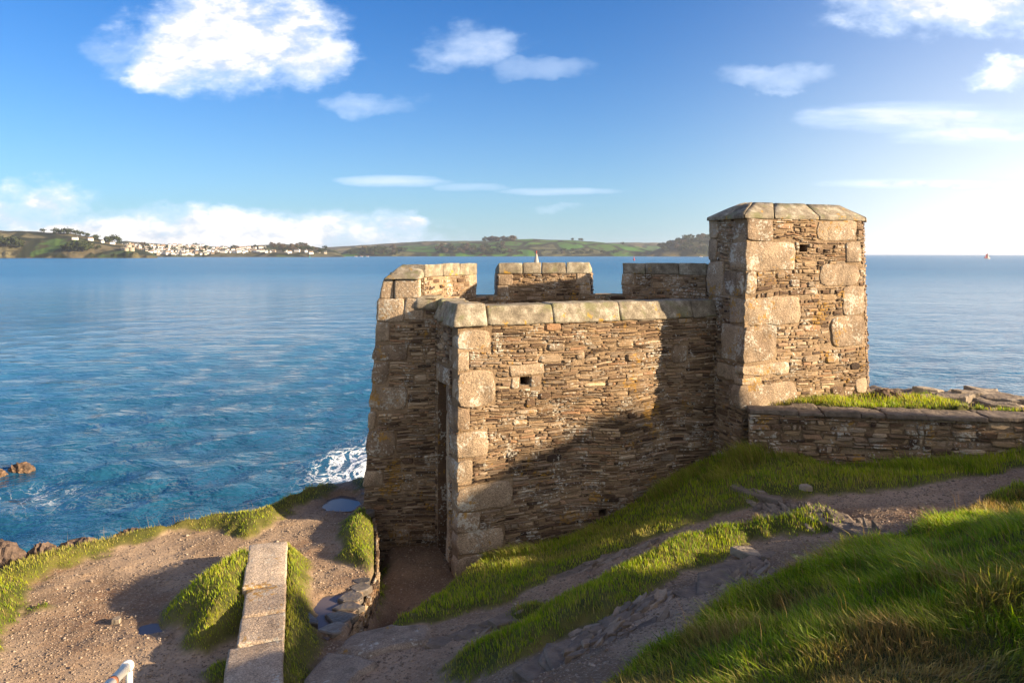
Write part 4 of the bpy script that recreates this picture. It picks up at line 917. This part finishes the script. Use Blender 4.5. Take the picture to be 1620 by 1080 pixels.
hA = far_hill('hill', [(-260, 360), (-100, 362), (0, 364.5), (60, 367), (110, 369), (150, 376), (185, 384), (215, 392), (240, 400), (252, 409)], 1650, 380, hm1, 1, 11)
hT = far_hill('hill', [(150, 396), (180, 383), (200, 381), (230, 384), (270, 387), (330, 390), (370, 391), (405, 388), (440, 386), (470, 387), (500, 391), (530, 396), (548, 407)], 2250, 520, townm, 2, 3)
hB = far_hill('hill', [(440, 403), (480, 395), (520, 391), (560, 388.5), (600, 386), (640, 383.5), (690, 381), (760, 381), (820, 383), (880, 390), (900, 400)], 3700, 900, hm2, 3, 3)
hC = far_hill('hill', [(528, 407), (548, 396), (590, 391), (640, 390), (690, 388), (735, 384), (780, 380.5), (815, 378.5), (850, 378.5), (900, 380), (950, 383), (1000, 388), (1035, 396), (1058, 407)], 2900, 650, hm3, 4, 9)
hD = far_hill('hill', [(880, 400), (900, 387), (950, 384), (1000, 383.5), (1060, 384), (1130, 384), (1220, 388), (1300, 400)], 3900, 800, hm2, 5, 3)
hE = far_hill('hill', [(1015, 407), (1035, 396), (1060, 387), (1085, 379), (1110, 374.5), (1140, 371), (1200, 370), (1280, 378), (1330, 392), (1352, 407)], 2700, 600, hm4, 6, 9)
# ---- trees on the far shore
LEAF = mat_tone('dark_foliage', (.012, .022, .010), (.055, .065, .022), .9, .6, .3, .1); BLEAF = mat_tone('bare_twigs', (.05, .036, .022), (.13, .10, .065), .9, .6, .3, .1); BARK = mat_flat('bark', (.07, .055, .04), .9)
def crown_mesh(seed, n=260):
    R = np.random.default_rng(seed); V = []; F = []; T = []
    cl = [(R.uniform(-.55, .55), R.uniform(-.5, .5), R.uniform(.22, .95), R.uniform(.24, .42)) for _ in range(11)]
    for k in range(n):
        c = cl[R.integers(len(cl))]; d = R.normal(0, 1, 3); d /= np.linalg.norm(d); p = np.array(c[:3]) + d * c[3] * R.uniform(.6, 1.05) * np.array((1, 1, .75))
        a = R.normal(0, 1, 3); a /= np.linalg.norm(a); b = np.cross(a, d); s = R.uniform(.07, .15); m = len(V)
        V += [p + a * s, p + b * s, p - a * s * .8, p - b * s * .8]; F.append((m, m + 1, m + 2, m + 3)); T += [(R.random(), 0, 0)] * 4
    return V, F, np.array(T)
protos = []
for s_ in range(5):
    t = bpy.data.objects.new('tree', None)
    V, F, T = crown_mesh(s_); c1 = mesh('crown', V, F, LEAF if s_ < 4 else BLEAF, None, T); c1.parent = t
    G = Geo(); G.tube([(0, 0, -.1), (.02, 0, .35), (.0, .02, .7)], [.06, .045, .02], 6); tr = G.build('trunk', [BARK]); tr.parent = t
    COL.objects.link(t); protos.append(t)
used = set()
def tree(at, u, v, px, kind, label, group, sq=1.0):
    p = at(u, v); s = px * p[1] / f_
    o = protos[kind] if kind not in used else copy_tree(protos[kind]); used.add(kind)
    o.location = (p[0], p[1], p[2] - .05 * s); o.scale = (s * sq * .95, s * sq * .95, s); o.rotation_euler[2] = u * 1.7
    return setp(o, label, 'tree', group)
R = random.Random(31)
for u, v, px in ((88, 371, 9), (96, 371, 8), (104, 371.5, 10), (112, 371, 9), (120, 372, 8), (128, 373, 7), (136, 375, 7), (68, 368, 6)): tree(hA, u, v, px, R.randint(0, 3), 'dark rounded tree in the row along the left headland crest', 'trees on the headland crest', 1.1)
for u, v, px in ((150, 380, 8), (170, 384, 10), (178, 384, 13), (185, 386, 11), (153, 379, 7)): tree(hA, u, v, px, R.randint(0, 3), 'dark tree at the landward end of the headland above the castle', 'trees above the castle')
for u, v, px in ((108, 397, 12), (116, 398, 14), (124, 398, 17), (132, 398, 16), (138, 396, 13), (112, 392, 9), (155, 395, 6)): tree(hA, u, v, px, R.randint(0, 3), 'dark tree in the big clump on the headland slope', 'trees in the headland clump', 1.15)
for u, v, px in ((2, 391, 16), (10, 391, 14), (18, 391, 15), (26, 390, 12), (-6, 391, 15), (32, 393, 8)): tree(hA, u, v, px, R.randint(0, 3), 'dark tree in the group at the left edge of the headland', 'trees at the left edge', 1.2)
for k in range(34):
    u = R.uniform(196, 520); tree(hT, u, R.uniform(388, 401), R.uniform(3.5, 7), R.randint(0, 4), 'small tree among the white houses of the far town', 'trees in the town', 1.2)
for k in range(26):
    u = R.uniform(430, 500); tree(hT, u, R.uniform(388, 398), R.uniform(3.5, 6), 4, 'leafless brown tree on the hilltop right of the town', 'bare trees beyond the town', 1.3)
for k in range(12): tree(hC, 768 + k * 4.2 + R.uniform(-1, 1), 382, R.uniform(6, 8.5), 4 if k % 4 else 1, 'tree in the wood crowning the middle hill', 'trees crowning the middle hill', 1.2)
for k in range(40):
    u = R.uniform(548, 640); tree(hC, u, R.uniform(395, 404), R.uniform(5, 8), R.randint(0, 4), 'tree in the shoreline wood below the brown fields', 'trees in the shoreline wood', 1.3)
for k in range(46):
    u = R.uniform(690, 800); tree(hC, u, R.uniform(389, 403), R.uniform(5, 8), R.randint(0, 4), 'tree in the dark wood below the middle hill', 'trees below the middle hill', 1.3)
for k in range(22):
    u = R.uniform(800, 1010); tree(hC, u, R.uniform(397, 403), R.uniform(3, 6), R.randint(0, 4), 'tree along the low cliff under the green field', 'trees along the low cliff', 1.4)
for k in range(60):
    u = R.uniform(1045, 1150); tree(hE, u, R.uniform(376, 402), R.uniform(5, 8), R.choice((0, 1, 2, 3, 4)), 'tree in the wood covering the hill beside the tower', 'trees on the hill beside the tower', 1.3)
for u, v in ((918, 381), (921, 381), (906, 380.5), (985, 386)): tree(hC, u, v, 4, 2, 'lone small tree on the skyline of the green field', 'lone skyline trees', 1.2)
# ---- houses
WW = mat_flat('white_render', (.78, .75, .70), .8, .3, .06); CW = mat_flat('cream_render', (.62, .52, .38), .8, .3, .08); GW = mat_flat('stone_house', (.30, .25, .20), .9, .3, .15); SR = mat_flat('slate_roof', (.12, .12, .125), .7, .5, .2); BRF = mat_flat('brown_roof', (.24, .17, .12), .8, .5, .2); WIN = mat_flat('window_glass', (.04, .05, .06), .2, .3, .1, .5)
def house_proto(w, dpt, h, rf, mw, mr, nwin):
    t = bpy.data.objects.new('house', None); COL.objects.link(t)
    G = Geo(); G.box((-w / 2, -dpt / 2, -4), (w / 2, dpt / 2, h)); a = G.V; G.add([(-w / 2, -dpt / 2, h), (-w / 2, dpt / 2, h), (-w / 2, 0, h + rf)], [(2, 1, 0)]); G.add([(w / 2, -dpt / 2, h), (w / 2, dpt / 2, h), (w / 2, 0, h + rf)], [(0, 1, 2)]); o = G.build('wall', [mw]); o.parent = t
    G = Geo(); e = .4
    for sgn in (-1, 1):
        p = [(-w / 2 - e, sgn * (dpt / 2 + e), h - .25), (w / 2 + e, sgn * (dpt / 2 + e), h - .25), (w / 2 + e, 0, h + rf + .05), (-w / 2 - e, 0, h + rf + .05)]; G.hexa(p + [(q[0], q[1], q[2] + .25) for q in p])
    r_ = G.build('roof', [mr]); r_.parent = t
    G = Geo(); G.box((w * .28, -.5, h + rf * .5), (w * .28 + .9, .5, h + rf + 1.2)); ch = G.build('chimney', [mw]); ch.parent = r_
    for fl in range(2 if h > 4.5 else 1):
        for k in range(nwin):
            G = Geo(); x = -w / 2 + w * (k + .5) / nwin; z = .9 + fl * 2.7; G.box((x - .55, -dpt / 2 - .06, z), (x + .55, -dpt / 2 + .1, z + 1.3)); q = G.build('window', [WIN]); q.parent = t
    return t
hp = [house_proto(9, 7, 5.4, 2.6, WW, SR, 3), house_proto(13, 7.5, 5.2, 2.4, WW, BRF, 4), house_proto(8, 7, 5.2, 3.0, CW, SR, 3), house_proto(17, 8, 5.6, 2.2, WW, SR, 5), house_proto(10, 7, 5, 2.8, GW, BRF, 3)]
KIND = ('white slate-roofed house', 'wide brown-roofed white house', 'cream slate-roofed house', 'long white terrace', 'grey stone house'); hu = set()
def house(at, u, v, k, label, group, sc_=1.0):
    p = at(u, v); o = hp[k] if k not in hu else copy_tree(hp[k]); hu.add(k)
    o.location = p; o.rotation_euler[2] = -math.atan2(p[0], p[1]) + random.Random(int(u * 10)).uniform(-.45, .45); o.scale = (sc_,) * 3
    return setp(o, label, 'house', group)
house(hA, 119, 379, 3, 'white bungalow among trees below the headland crest', 'houses on the headland', .8); house(hA, 143, 381, 1, 'white villa right of the crest trees on the headland', 'houses on the headland', .9)
house(hA, 162, 384, 0, 'small white cottage between the villa and the castle trees', 'houses on the headland', .8); house(hA, 178, 387, 3, 'long low white house at the end of the headland trees', 'houses on the headland', .7)
R = random.Random(9)
AREA = [(190, 262, 'castle end of town'), (262, 345, 'mid town'), (345, 440, 'harbour end of town'), (440, 525, 'beyond the town by the woods')]
for v, lo, hi, st, row in ((403.2, 250, 340, 6.2, 'on the waterfront row'), (399.6, 232, 440, 6.0, 'one row above the waterfront'), (396.4, 212, 400, 6.6, 'halfway up the slope'), (393.2, 200, 420, 7.2, 'high on the slope'), (390.2, 192, 330, 8.5, 'along the skyline row')):
    u = lo
    while u < hi:
        k = R.choice((0, 0, 1, 2, 3, 0, 1, 4)); ar = [a for a in AREA if a[0] <= u < a[1]][0][2]
        house(hT, u, v + R.uniform(-.8, .8), k, KIND[k] + ' ' + row + ', ' + ar, 'houses of the far town', R.uniform(.85, 1.1)); u += st * R.uniform(.7, 1.35)
for u, v, k in ((452, 399, 0), (458, 401, 1), (470, 399, 3), (484, 400, 0), (492, 402, 1), (505, 400, 0), (515, 402, 2)): house(hT, u, v, k, KIND[k] + ' ' + AREA[3][2], 'houses of the far town')
# ---- the little castle on the point
CST = mat_tone('castle_stone', (.25, .21, .16), (.40, .34, .27), .9, .3, .4)
p = hA(203, 397); castle = thing('castle', p, 'small grey castle with round bastions on the headland point', 'castle')
def drum(name, x, y, r_, z0, z1, parent=castle):
    G = Geo(); n = 20; G.tube([(p[0] + x, p[1] + y, p[2] + z0), (p[0] + x, p[1] + y, p[2] + z1)], [r_, r_ * .97], n)
    for k in range(10):
        a = k / 10 * 6.283; c = np.array((p[0] + x + math.cos(a) * r_ * .9, p[1] + y + math.sin(a) * r_ * .9)); G.box((c[0] - r_ * .16, c[1] - r_ * .16, p[2] + z1), (c[0] + r_ * .16, c[1] + r_ * .16, p[2] + z1 + 1.5), (R.random(), 0, 0))
    return G.build(name, [CST], parent)
drum('keep', 0, 0, 7.5, -5, 12); drum('bastion', -9.5, -3, 6.5, -8, 5.5); drum('bastion', 9.5, -3, 6.5, -8, 5.5); drum('bastion', 0, -9.5, 6, -8, 4.5); drum('turret', 2, 2, 2.2, 10, 17)
# ---- boats, buoys and the beacon
def sea_at(u, D): return np.array(((u - 810) / f_ * D, D, SEA))
RED = mat_flat('red_canvas', (.38, .055, .035), .8, 2, .15); HUL = mat_flat('white_hull', (.7, .68, .64), .4, 1, .05); WOD = mat_flat('varnished_spar', (.22, .13, .06), .5, 4, .2); SAIL = mat_flat('white_canvas', (.72, .66, .60), .8, 2, .1)
p = sea_at(1562, 1300) ; boat = thing('sailing_boat', p, 'red sailed gaff boat alone on the open sea at right', 'boat')
def hull(G, L, w, h, p):
    n = 12; V = []
    for i in range(n + 1):
        t = i / n; x = -L / 2 + L * t; b = w / 2 * (math.sin(math.pi * min(1, .18 + .82 * (1 - t))) ** .6) * (1 if t < .98 else .05); sh = h * (1 + .35 * (2 * t - .9) ** 2)
        V += [p + (x, -b, sh), p + (x * .95, -b * .55, 0), p + (x * .9, 0, -.6), p + (x * .95, b * .55, 0), p + (x, b, sh)]
    F = [(i * 5 + k, i * 5 + k + 1, i * 5 + k + 6, i * 5 + k + 5) for i in range(n) for k in range(4)] + [(i * 5 + 4, i * 5, i * 5 + 5, i * 5 + 9) for i in range(n)] + [(0, 4, 3, 2, 1), (n * 5, n * 5 + 1, n * 5 + 2, n * 5 + 3, n * 5 + 4)]
    G.add(V, F)
G = Geo(); hull(G, 10, 3, 1.2, p); G.build('hull', [HUL], boat)
G = Geo(); G.tube([p + (.8, 0, 0), p + (.9, 0, 10.2)], .12, 8); G.build('mast', [WOD], boat)
def sail(name, q, m):
    G = Geo(); q = [p + np.array(r) for r in q]; n = len(q); c = sum(q) / n + np.array((0, .35, 0)); G.add(q + [c] + [r + np.array((0, .06, 0)) for r in q] + [c + np.array((0, .06, 0))], [(i, (i + 1) % n, n) for i in range(n)] + [(n + 1 + (i + 1) % n, n + 1 + i, 2 * n + 1) for i in range(n)] + [(i, n + 1 + i, n + 1 + (i + 1) % n, (i + 1) % n) for i in range(n)]); G.build(name, [m], boat)
sail('mainsail', [(.7, 0, 1.8), (-3.6, .4, 1.9), (-2.2, .5, 8.2), (.5, 0, 10.6), (.7, 0, 7)], RED); sail('jib', [(1.1, 0, 1.9), (5.6, -.2, 1.6), (1.1, 0, 8.6)], SAIL); sail('staysail', [(1.6, .5, 2), (4.4, .4, 1.9), (1.4, .5, 7)], RED); sail('mizzen_sail', [(-4.1, 0, 1.8), (-5.9, .3, 2.0), (-4.6, .2, 5.2)], RED)
G = Geo(); G.tube([p + (-4, 0, .8), p + (-4.1, 0, 5.4)], .08, 6); G.build('mizzen_mast', [WOD], boat)
bp = None
for i, (u, D, lab) in enumerate(((563, 2500, 'small red and white boat moored at the left of the far shore group'), (572, 2520, 'small white boat moored second from left off the far woods'), (581, 2500, 'small white boat moored at the right of the far shore group'), (1131 - 22, 2300, 'white motor boat close under the wooded hill by the tower'))):
    p = sea_at(u, D)
    if bp is None:
        bp = thing('moored_boat', (0, 0, SEA), lab, 'boat'); G = Geo(); hull(G, 11, 3.4, 1.5, np.array((0, 0, SEA))); G.build('hull', [HUL], bp); G = Geo(); G.hexa([(-2.5, -1.2, SEA + 1.2), (1.8, -1.2, SEA + 1.2), (1.8, 1.2, SEA + 1.2), (-2.5, 1.2, SEA + 1.2), (-2.2, -1, SEA + 3), (.9, -1, SEA + 3), (.9, 1, SEA + 3), (-2.2, 1, SEA + 3)]); G.build('cabin', [HUL if i else RED], bp); o = bp
    else: o = copy_tree(bp)
    o.location = p; setp(o, lab, 'boat', 'boats moored off the far shore')
ORG = mat_flat('orange_buoy_paint', (.55, .16, .03), .5); TEA = mat_flat('green_buoy_paint', (.03, .25, .2), .5)
for u, D, s_, m, lab in ((447, 2300, 1.0, ORG, 'small orange buoy on the water in front of the town'), (490, 1900, 1.1, TEA, 'small green channel buoy on the water right of the town'), (1003, 1050, 1.1, RED, 'red conical buoy seen through the right hand embrasure')):
    p = sea_at(u, D); b = thing('channel_buoy', p, lab, 'buoy'); G = Geo(); G.tube([p + (0, 0, -.6), p + (0, 0, 1.0 * s_)], [1.5 * s_, 1.4 * s_], 14); G.build('float', [m], b); G = Geo(); G.tube([p + (0, 0, 1.0 * s_), p + (0, 0, 4.2 * s_)], [.9 * s_, .3 * s_], 10); G.build('tower', [m], b); G = Geo(); G.tube([p + (0, 0, 4.2 * s_), p + (0, 0, 5.6 * s_)], [.55 * s_, .05], 10); G.build('topmark', [m], b)
p = sea_at(848.5, 620); bc = thing('beacon', p, 'pale conical stone beacon with a red topmark rising behind the middle merlon', 'beacon')
BEA = mat_flat('beacon_stone', (.34, .31, .27), .9, 1, .2)
G = Geo(); G.tube([p + (0, 0, -1), p + (0, 0, 2), p + (0, 0, 9.2)], [2.6, 2.2, .7], 18); G.build('tower', [BEA], bc); G = Geo(); G.tube([p + (0, 0, 9.2), p + (0, 0, 10.2), p + (0, 0, 10.3), p + (0, 0, 12.2)], [.35, .35, .12, .12], 10); G.tube([p + (0, 0, 10.6), p + (0, 0, 11.6)], [.55, .55], 10); G.build('topmark', [RED], bc)
# ---------------------------------------------------------------- sky, sun, camera
SUN_AZ = math.radians(SAZ); SUN_EL = math.radians(SEL)           # azimuth clockwise from straight ahead (+Y)
world = bpy.data.worlds.new("World"); sc.world = world; world.use_nodes = True
T = NT('', world)
skyn = T.n('ShaderNodeTexSky', sky_type='NISHITA'); skyn.sun_disc = False; skyn.sun_elevation = SUN_EL; skyn.sun_rotation = SUN_AZ; skyn.air_density = 1.0; skyn.dust_density = .8; skyn.ozone_density = 2.0
gen = T.n('ShaderNodeTexCoord').outputs['Generated']; vx, vy, vz = T.n('ShaderNodeSeparateXYZ', {0: gen}).outputs
yy_ = T.m('MAXIMUM', vy, .05); cx_ = T.m('DIVIDE', vx, yy_); cz_ = T.m('DIVIDE', vz, yy_)
vec = T.n('ShaderNodeCombineXYZ', {0: cx_, 1: 0., 2: cz_}).outputs[0]
wz = T.n('ShaderNodeMapping', {0: vec, 3: (1, 1, 1.9)}).outputs[0]
n1 = T.noise(wz, 7.0, 9, .58, dist=.15); n2 = T.noise(wz, 26, 7, .6)
nz = T.m('ADD', T.m('MULTIPLY', T.m('SUBTRACT', n1, .5), 2.6), T.m('MULTIPLY', T.m('SUBTRACT', n2, .5), 1.0))
wn = T.n('ShaderNodeTexNoise', {'Vector': wz, 'Scale': 9, 'Detail': 6, 'Roughness': .6}).outputs[1]
wsep = T.n('ShaderNodeSeparateColor', {0: wn}).outputs
cxw = T.m('ADD', cx_, T.m('MULTIPLY', T.m('SUBTRACT', wsep[0], .5), .16)); czw = T.m('ADD', cz_, T.m('MULTIPLY', T.m('SUBTRACT', wsep[1], .5), .075))
sw = T.n('ShaderNodeMapping', {0: vec, 2: (0, .09, 0), 3: (1, 1, 9)}).outputs[0]
ns = T.m('MULTIPLY', T.m('SUBTRACT', T.noise(sw, 5, 7, .6), .5), 1.8)
dens = None
CL = [(350, 62, 215, 105, 1.2, 0), (290, 100, 130, 60, 1.0, 0), (470, 85, 110, 60, .9, 0), (235, 80, 120, 50, .55, 0), (750, 72, 100, 42, .62, 0), (590, 165, 100, 30, .50, 0), (855, 112, 100, 24, .34, 0), (1500, 0, 260, 78, 1.15, 0), (1400, 8, 120, 40, .8, 0), (1590, 118, 70, 34, 1.0, 0), (1215, 122, 110, 24, .55, 0),
      (1470, 186, 240, 30, .75, 1), (1560, 215, 160, 28, .8, 1), (1530, 290, 270, 13, .9, 1), (620, 287, 120, 12, .6, 1), (870, 303, 120, 8, .5, 1),
      (70, 322, 110, 52, 1.1, 0), (10, 340, 150, 52, 1.0, 0), (330, 378, 460, 58, 1.1, 0), (150, 372, 230, 46, 1.1, 0), (360, 345, 40, 24, .8, 0), (625, 354, 52, 32, 1.1, 0), (200, 352, 260, 30, .55, 0), (500, 362, 140, 20, .75, 0), (890, 325, 40, 10, .3, 0), (740, 296, 60, 8, .3, 1)]
for (u, v, rx_, ry_, am, streak) in CL:
    a = T.m('MULTIPLY', T.m('SUBTRACT', cxw, (u - 810) / 1150), 1150 / rx_); b = T.m('MULTIPLY', T.m('SUBTRACT', cz_ if streak else czw, (402 - v) / 1150), 1150 / ry_)
    r2 = T.m('ADD', T.m('MULTIPLY', a, a), T.m('MULTIPLY', b, b)); k = T.m('SUBTRACT', 1, r2, clamp=True)
    dd = T.m('MULTIPLY', T.rng(T.m('ADD', T.m('MULTIPLY', k, 1.05 if not streak else .8), ns if streak else nz), -.08, (1.2 if am > .7 else 1.5) if not streak else .95), T.m('MULTIPLY', T.rng(k, 0, .45), am), clamp=True)
    dens = dd if dens is None else T.m('MAXIMUM', dens, dd)
front = T.rng(vy, .05, .3); dens = T.m('MULTIPLY', dens, front)
sund = (math.sin(SUN_AZ) * math.cos(SUN_EL), math.cos(SUN_AZ) * math.cos(SUN_EL), math.sin(SUN_EL))
ca = T.n('ShaderNodeVectorMath', {0: gen, 1: sund}, operation='DOT_PRODUCT').outputs['Value']
hs = T.n('ShaderNodeHueSaturation', {'Hue': .5, 'Saturation': SKY_SAT, 'Value': 1.0, 'Fac': 1.0, 'Color': skyn.outputs[0]}).outputs[0]
el = T.m('MAXIMUM', vz, 0)
hs = T.mix(1, hs, SKY_TINT, 'MULTIPLY')
# bright haze low down, strongest towards the sun
tos = T.rng(ca, -.15, .5)
low = T.m('POWER', T.m('SUBTRACT', 1, el, clamp=True), T.m('SUBTRACT', 7.5, T.m('MULTIPLY', tos, 2.4)))
hz = T.m('MULTIPLY', low, T.m('ADD', .62, T.m('MULTIPLY', tos, .75)), clamp=True)
sky = T.mix(hz, hs, T.mix(tos, (2.5, 3.1, 3.7), (4.5, 4.45, 4.35)))
thick = T.rng(dens, .35, 1.0)
ccol = T.mix(thick, (3.0, 3.6, 4.5), T.mix(T.rng(T.m('ADD', T.m('MULTIPLY', n2, .5), T.m('MULTIPLY', n1, .5)), .40, .56), (2.5, 2.8, 3.3), (4.2, 4.1, 3.95)))
sky = T.mix(dens, sky, ccol)
# behind the camera: unseen cloud added as warm fill; round the sun: glow raised for fill
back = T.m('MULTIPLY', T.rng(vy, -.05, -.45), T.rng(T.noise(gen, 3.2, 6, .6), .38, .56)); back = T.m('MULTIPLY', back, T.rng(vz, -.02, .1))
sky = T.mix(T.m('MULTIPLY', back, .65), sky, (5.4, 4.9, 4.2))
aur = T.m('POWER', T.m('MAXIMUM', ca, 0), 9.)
sky = T.mix(1, sky, T.mix(aur, (0, 0, 0), AUR_FILL), 'ADD')
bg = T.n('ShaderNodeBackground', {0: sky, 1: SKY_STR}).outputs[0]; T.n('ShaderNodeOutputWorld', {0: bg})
sl = bpy.data.lights.new('sun', 'SUN'); sl.energy = SUN_STR; sl.angle = math.radians(.6); sl.color = SUN_COL
so = bpy.data.objects.new('sun', sl); COL.objects.link(so)
from mathutils import Vector
so.rotation_euler = Vector(sund).to_track_quat('Z', 'Y').to_euler(); so.location = (30, -5, 20)
cam = bpy.data.cameras.new('camera'); co = bpy.data.objects.new('camera', cam); COL.objects.link(co); co.location = (0, 0, 0); co.rotation_euler = (math.radians(90), 0, 0)
cam.sensor_width = 36; cam.lens = 1150 / 1620 * 36; cam.shift_y = -138 / 1620; cam.clip_start = .05; cam.clip_end = 100000
sc.camera = co
# ---- a thin sea haze: one closed box of even air round everything
if HAZE > 0:
    G = Geo(); G.box((-15500, -400, SEA - 2.5), (15500, 14500, 95)); T2 = NT('air'); pv = T2.n('ShaderNodeVolumePrincipled', {'Color': (.80, .88, 1.0), 'Density': HAZE, 'Anisotropy': .3}); T2.n('ShaderNodeOutputMaterial', {1: pv.outputs[0]})
    setp(G.build('haze', [T2.mat]), 'thin bluish sea haze softening the far shore', 'haze', kind='stuff')
sc.view_settings.view_transform = 'Standard'; sc.view_settings.look = 'None'; sc.view_settings.exposure = EXPO; sc.view_settings.gamma = 1
try:
    sc.cycles.max_bounces = 6; sc.cycles.diffuse_bounces = 3; sc.cycles.glossy_bounces = 3; sc.cycles.transmission_bounces = 2; sc.cycles.transparent_max_bounces = 4; sc.cycles.use_denoising = True
except Exception: pass
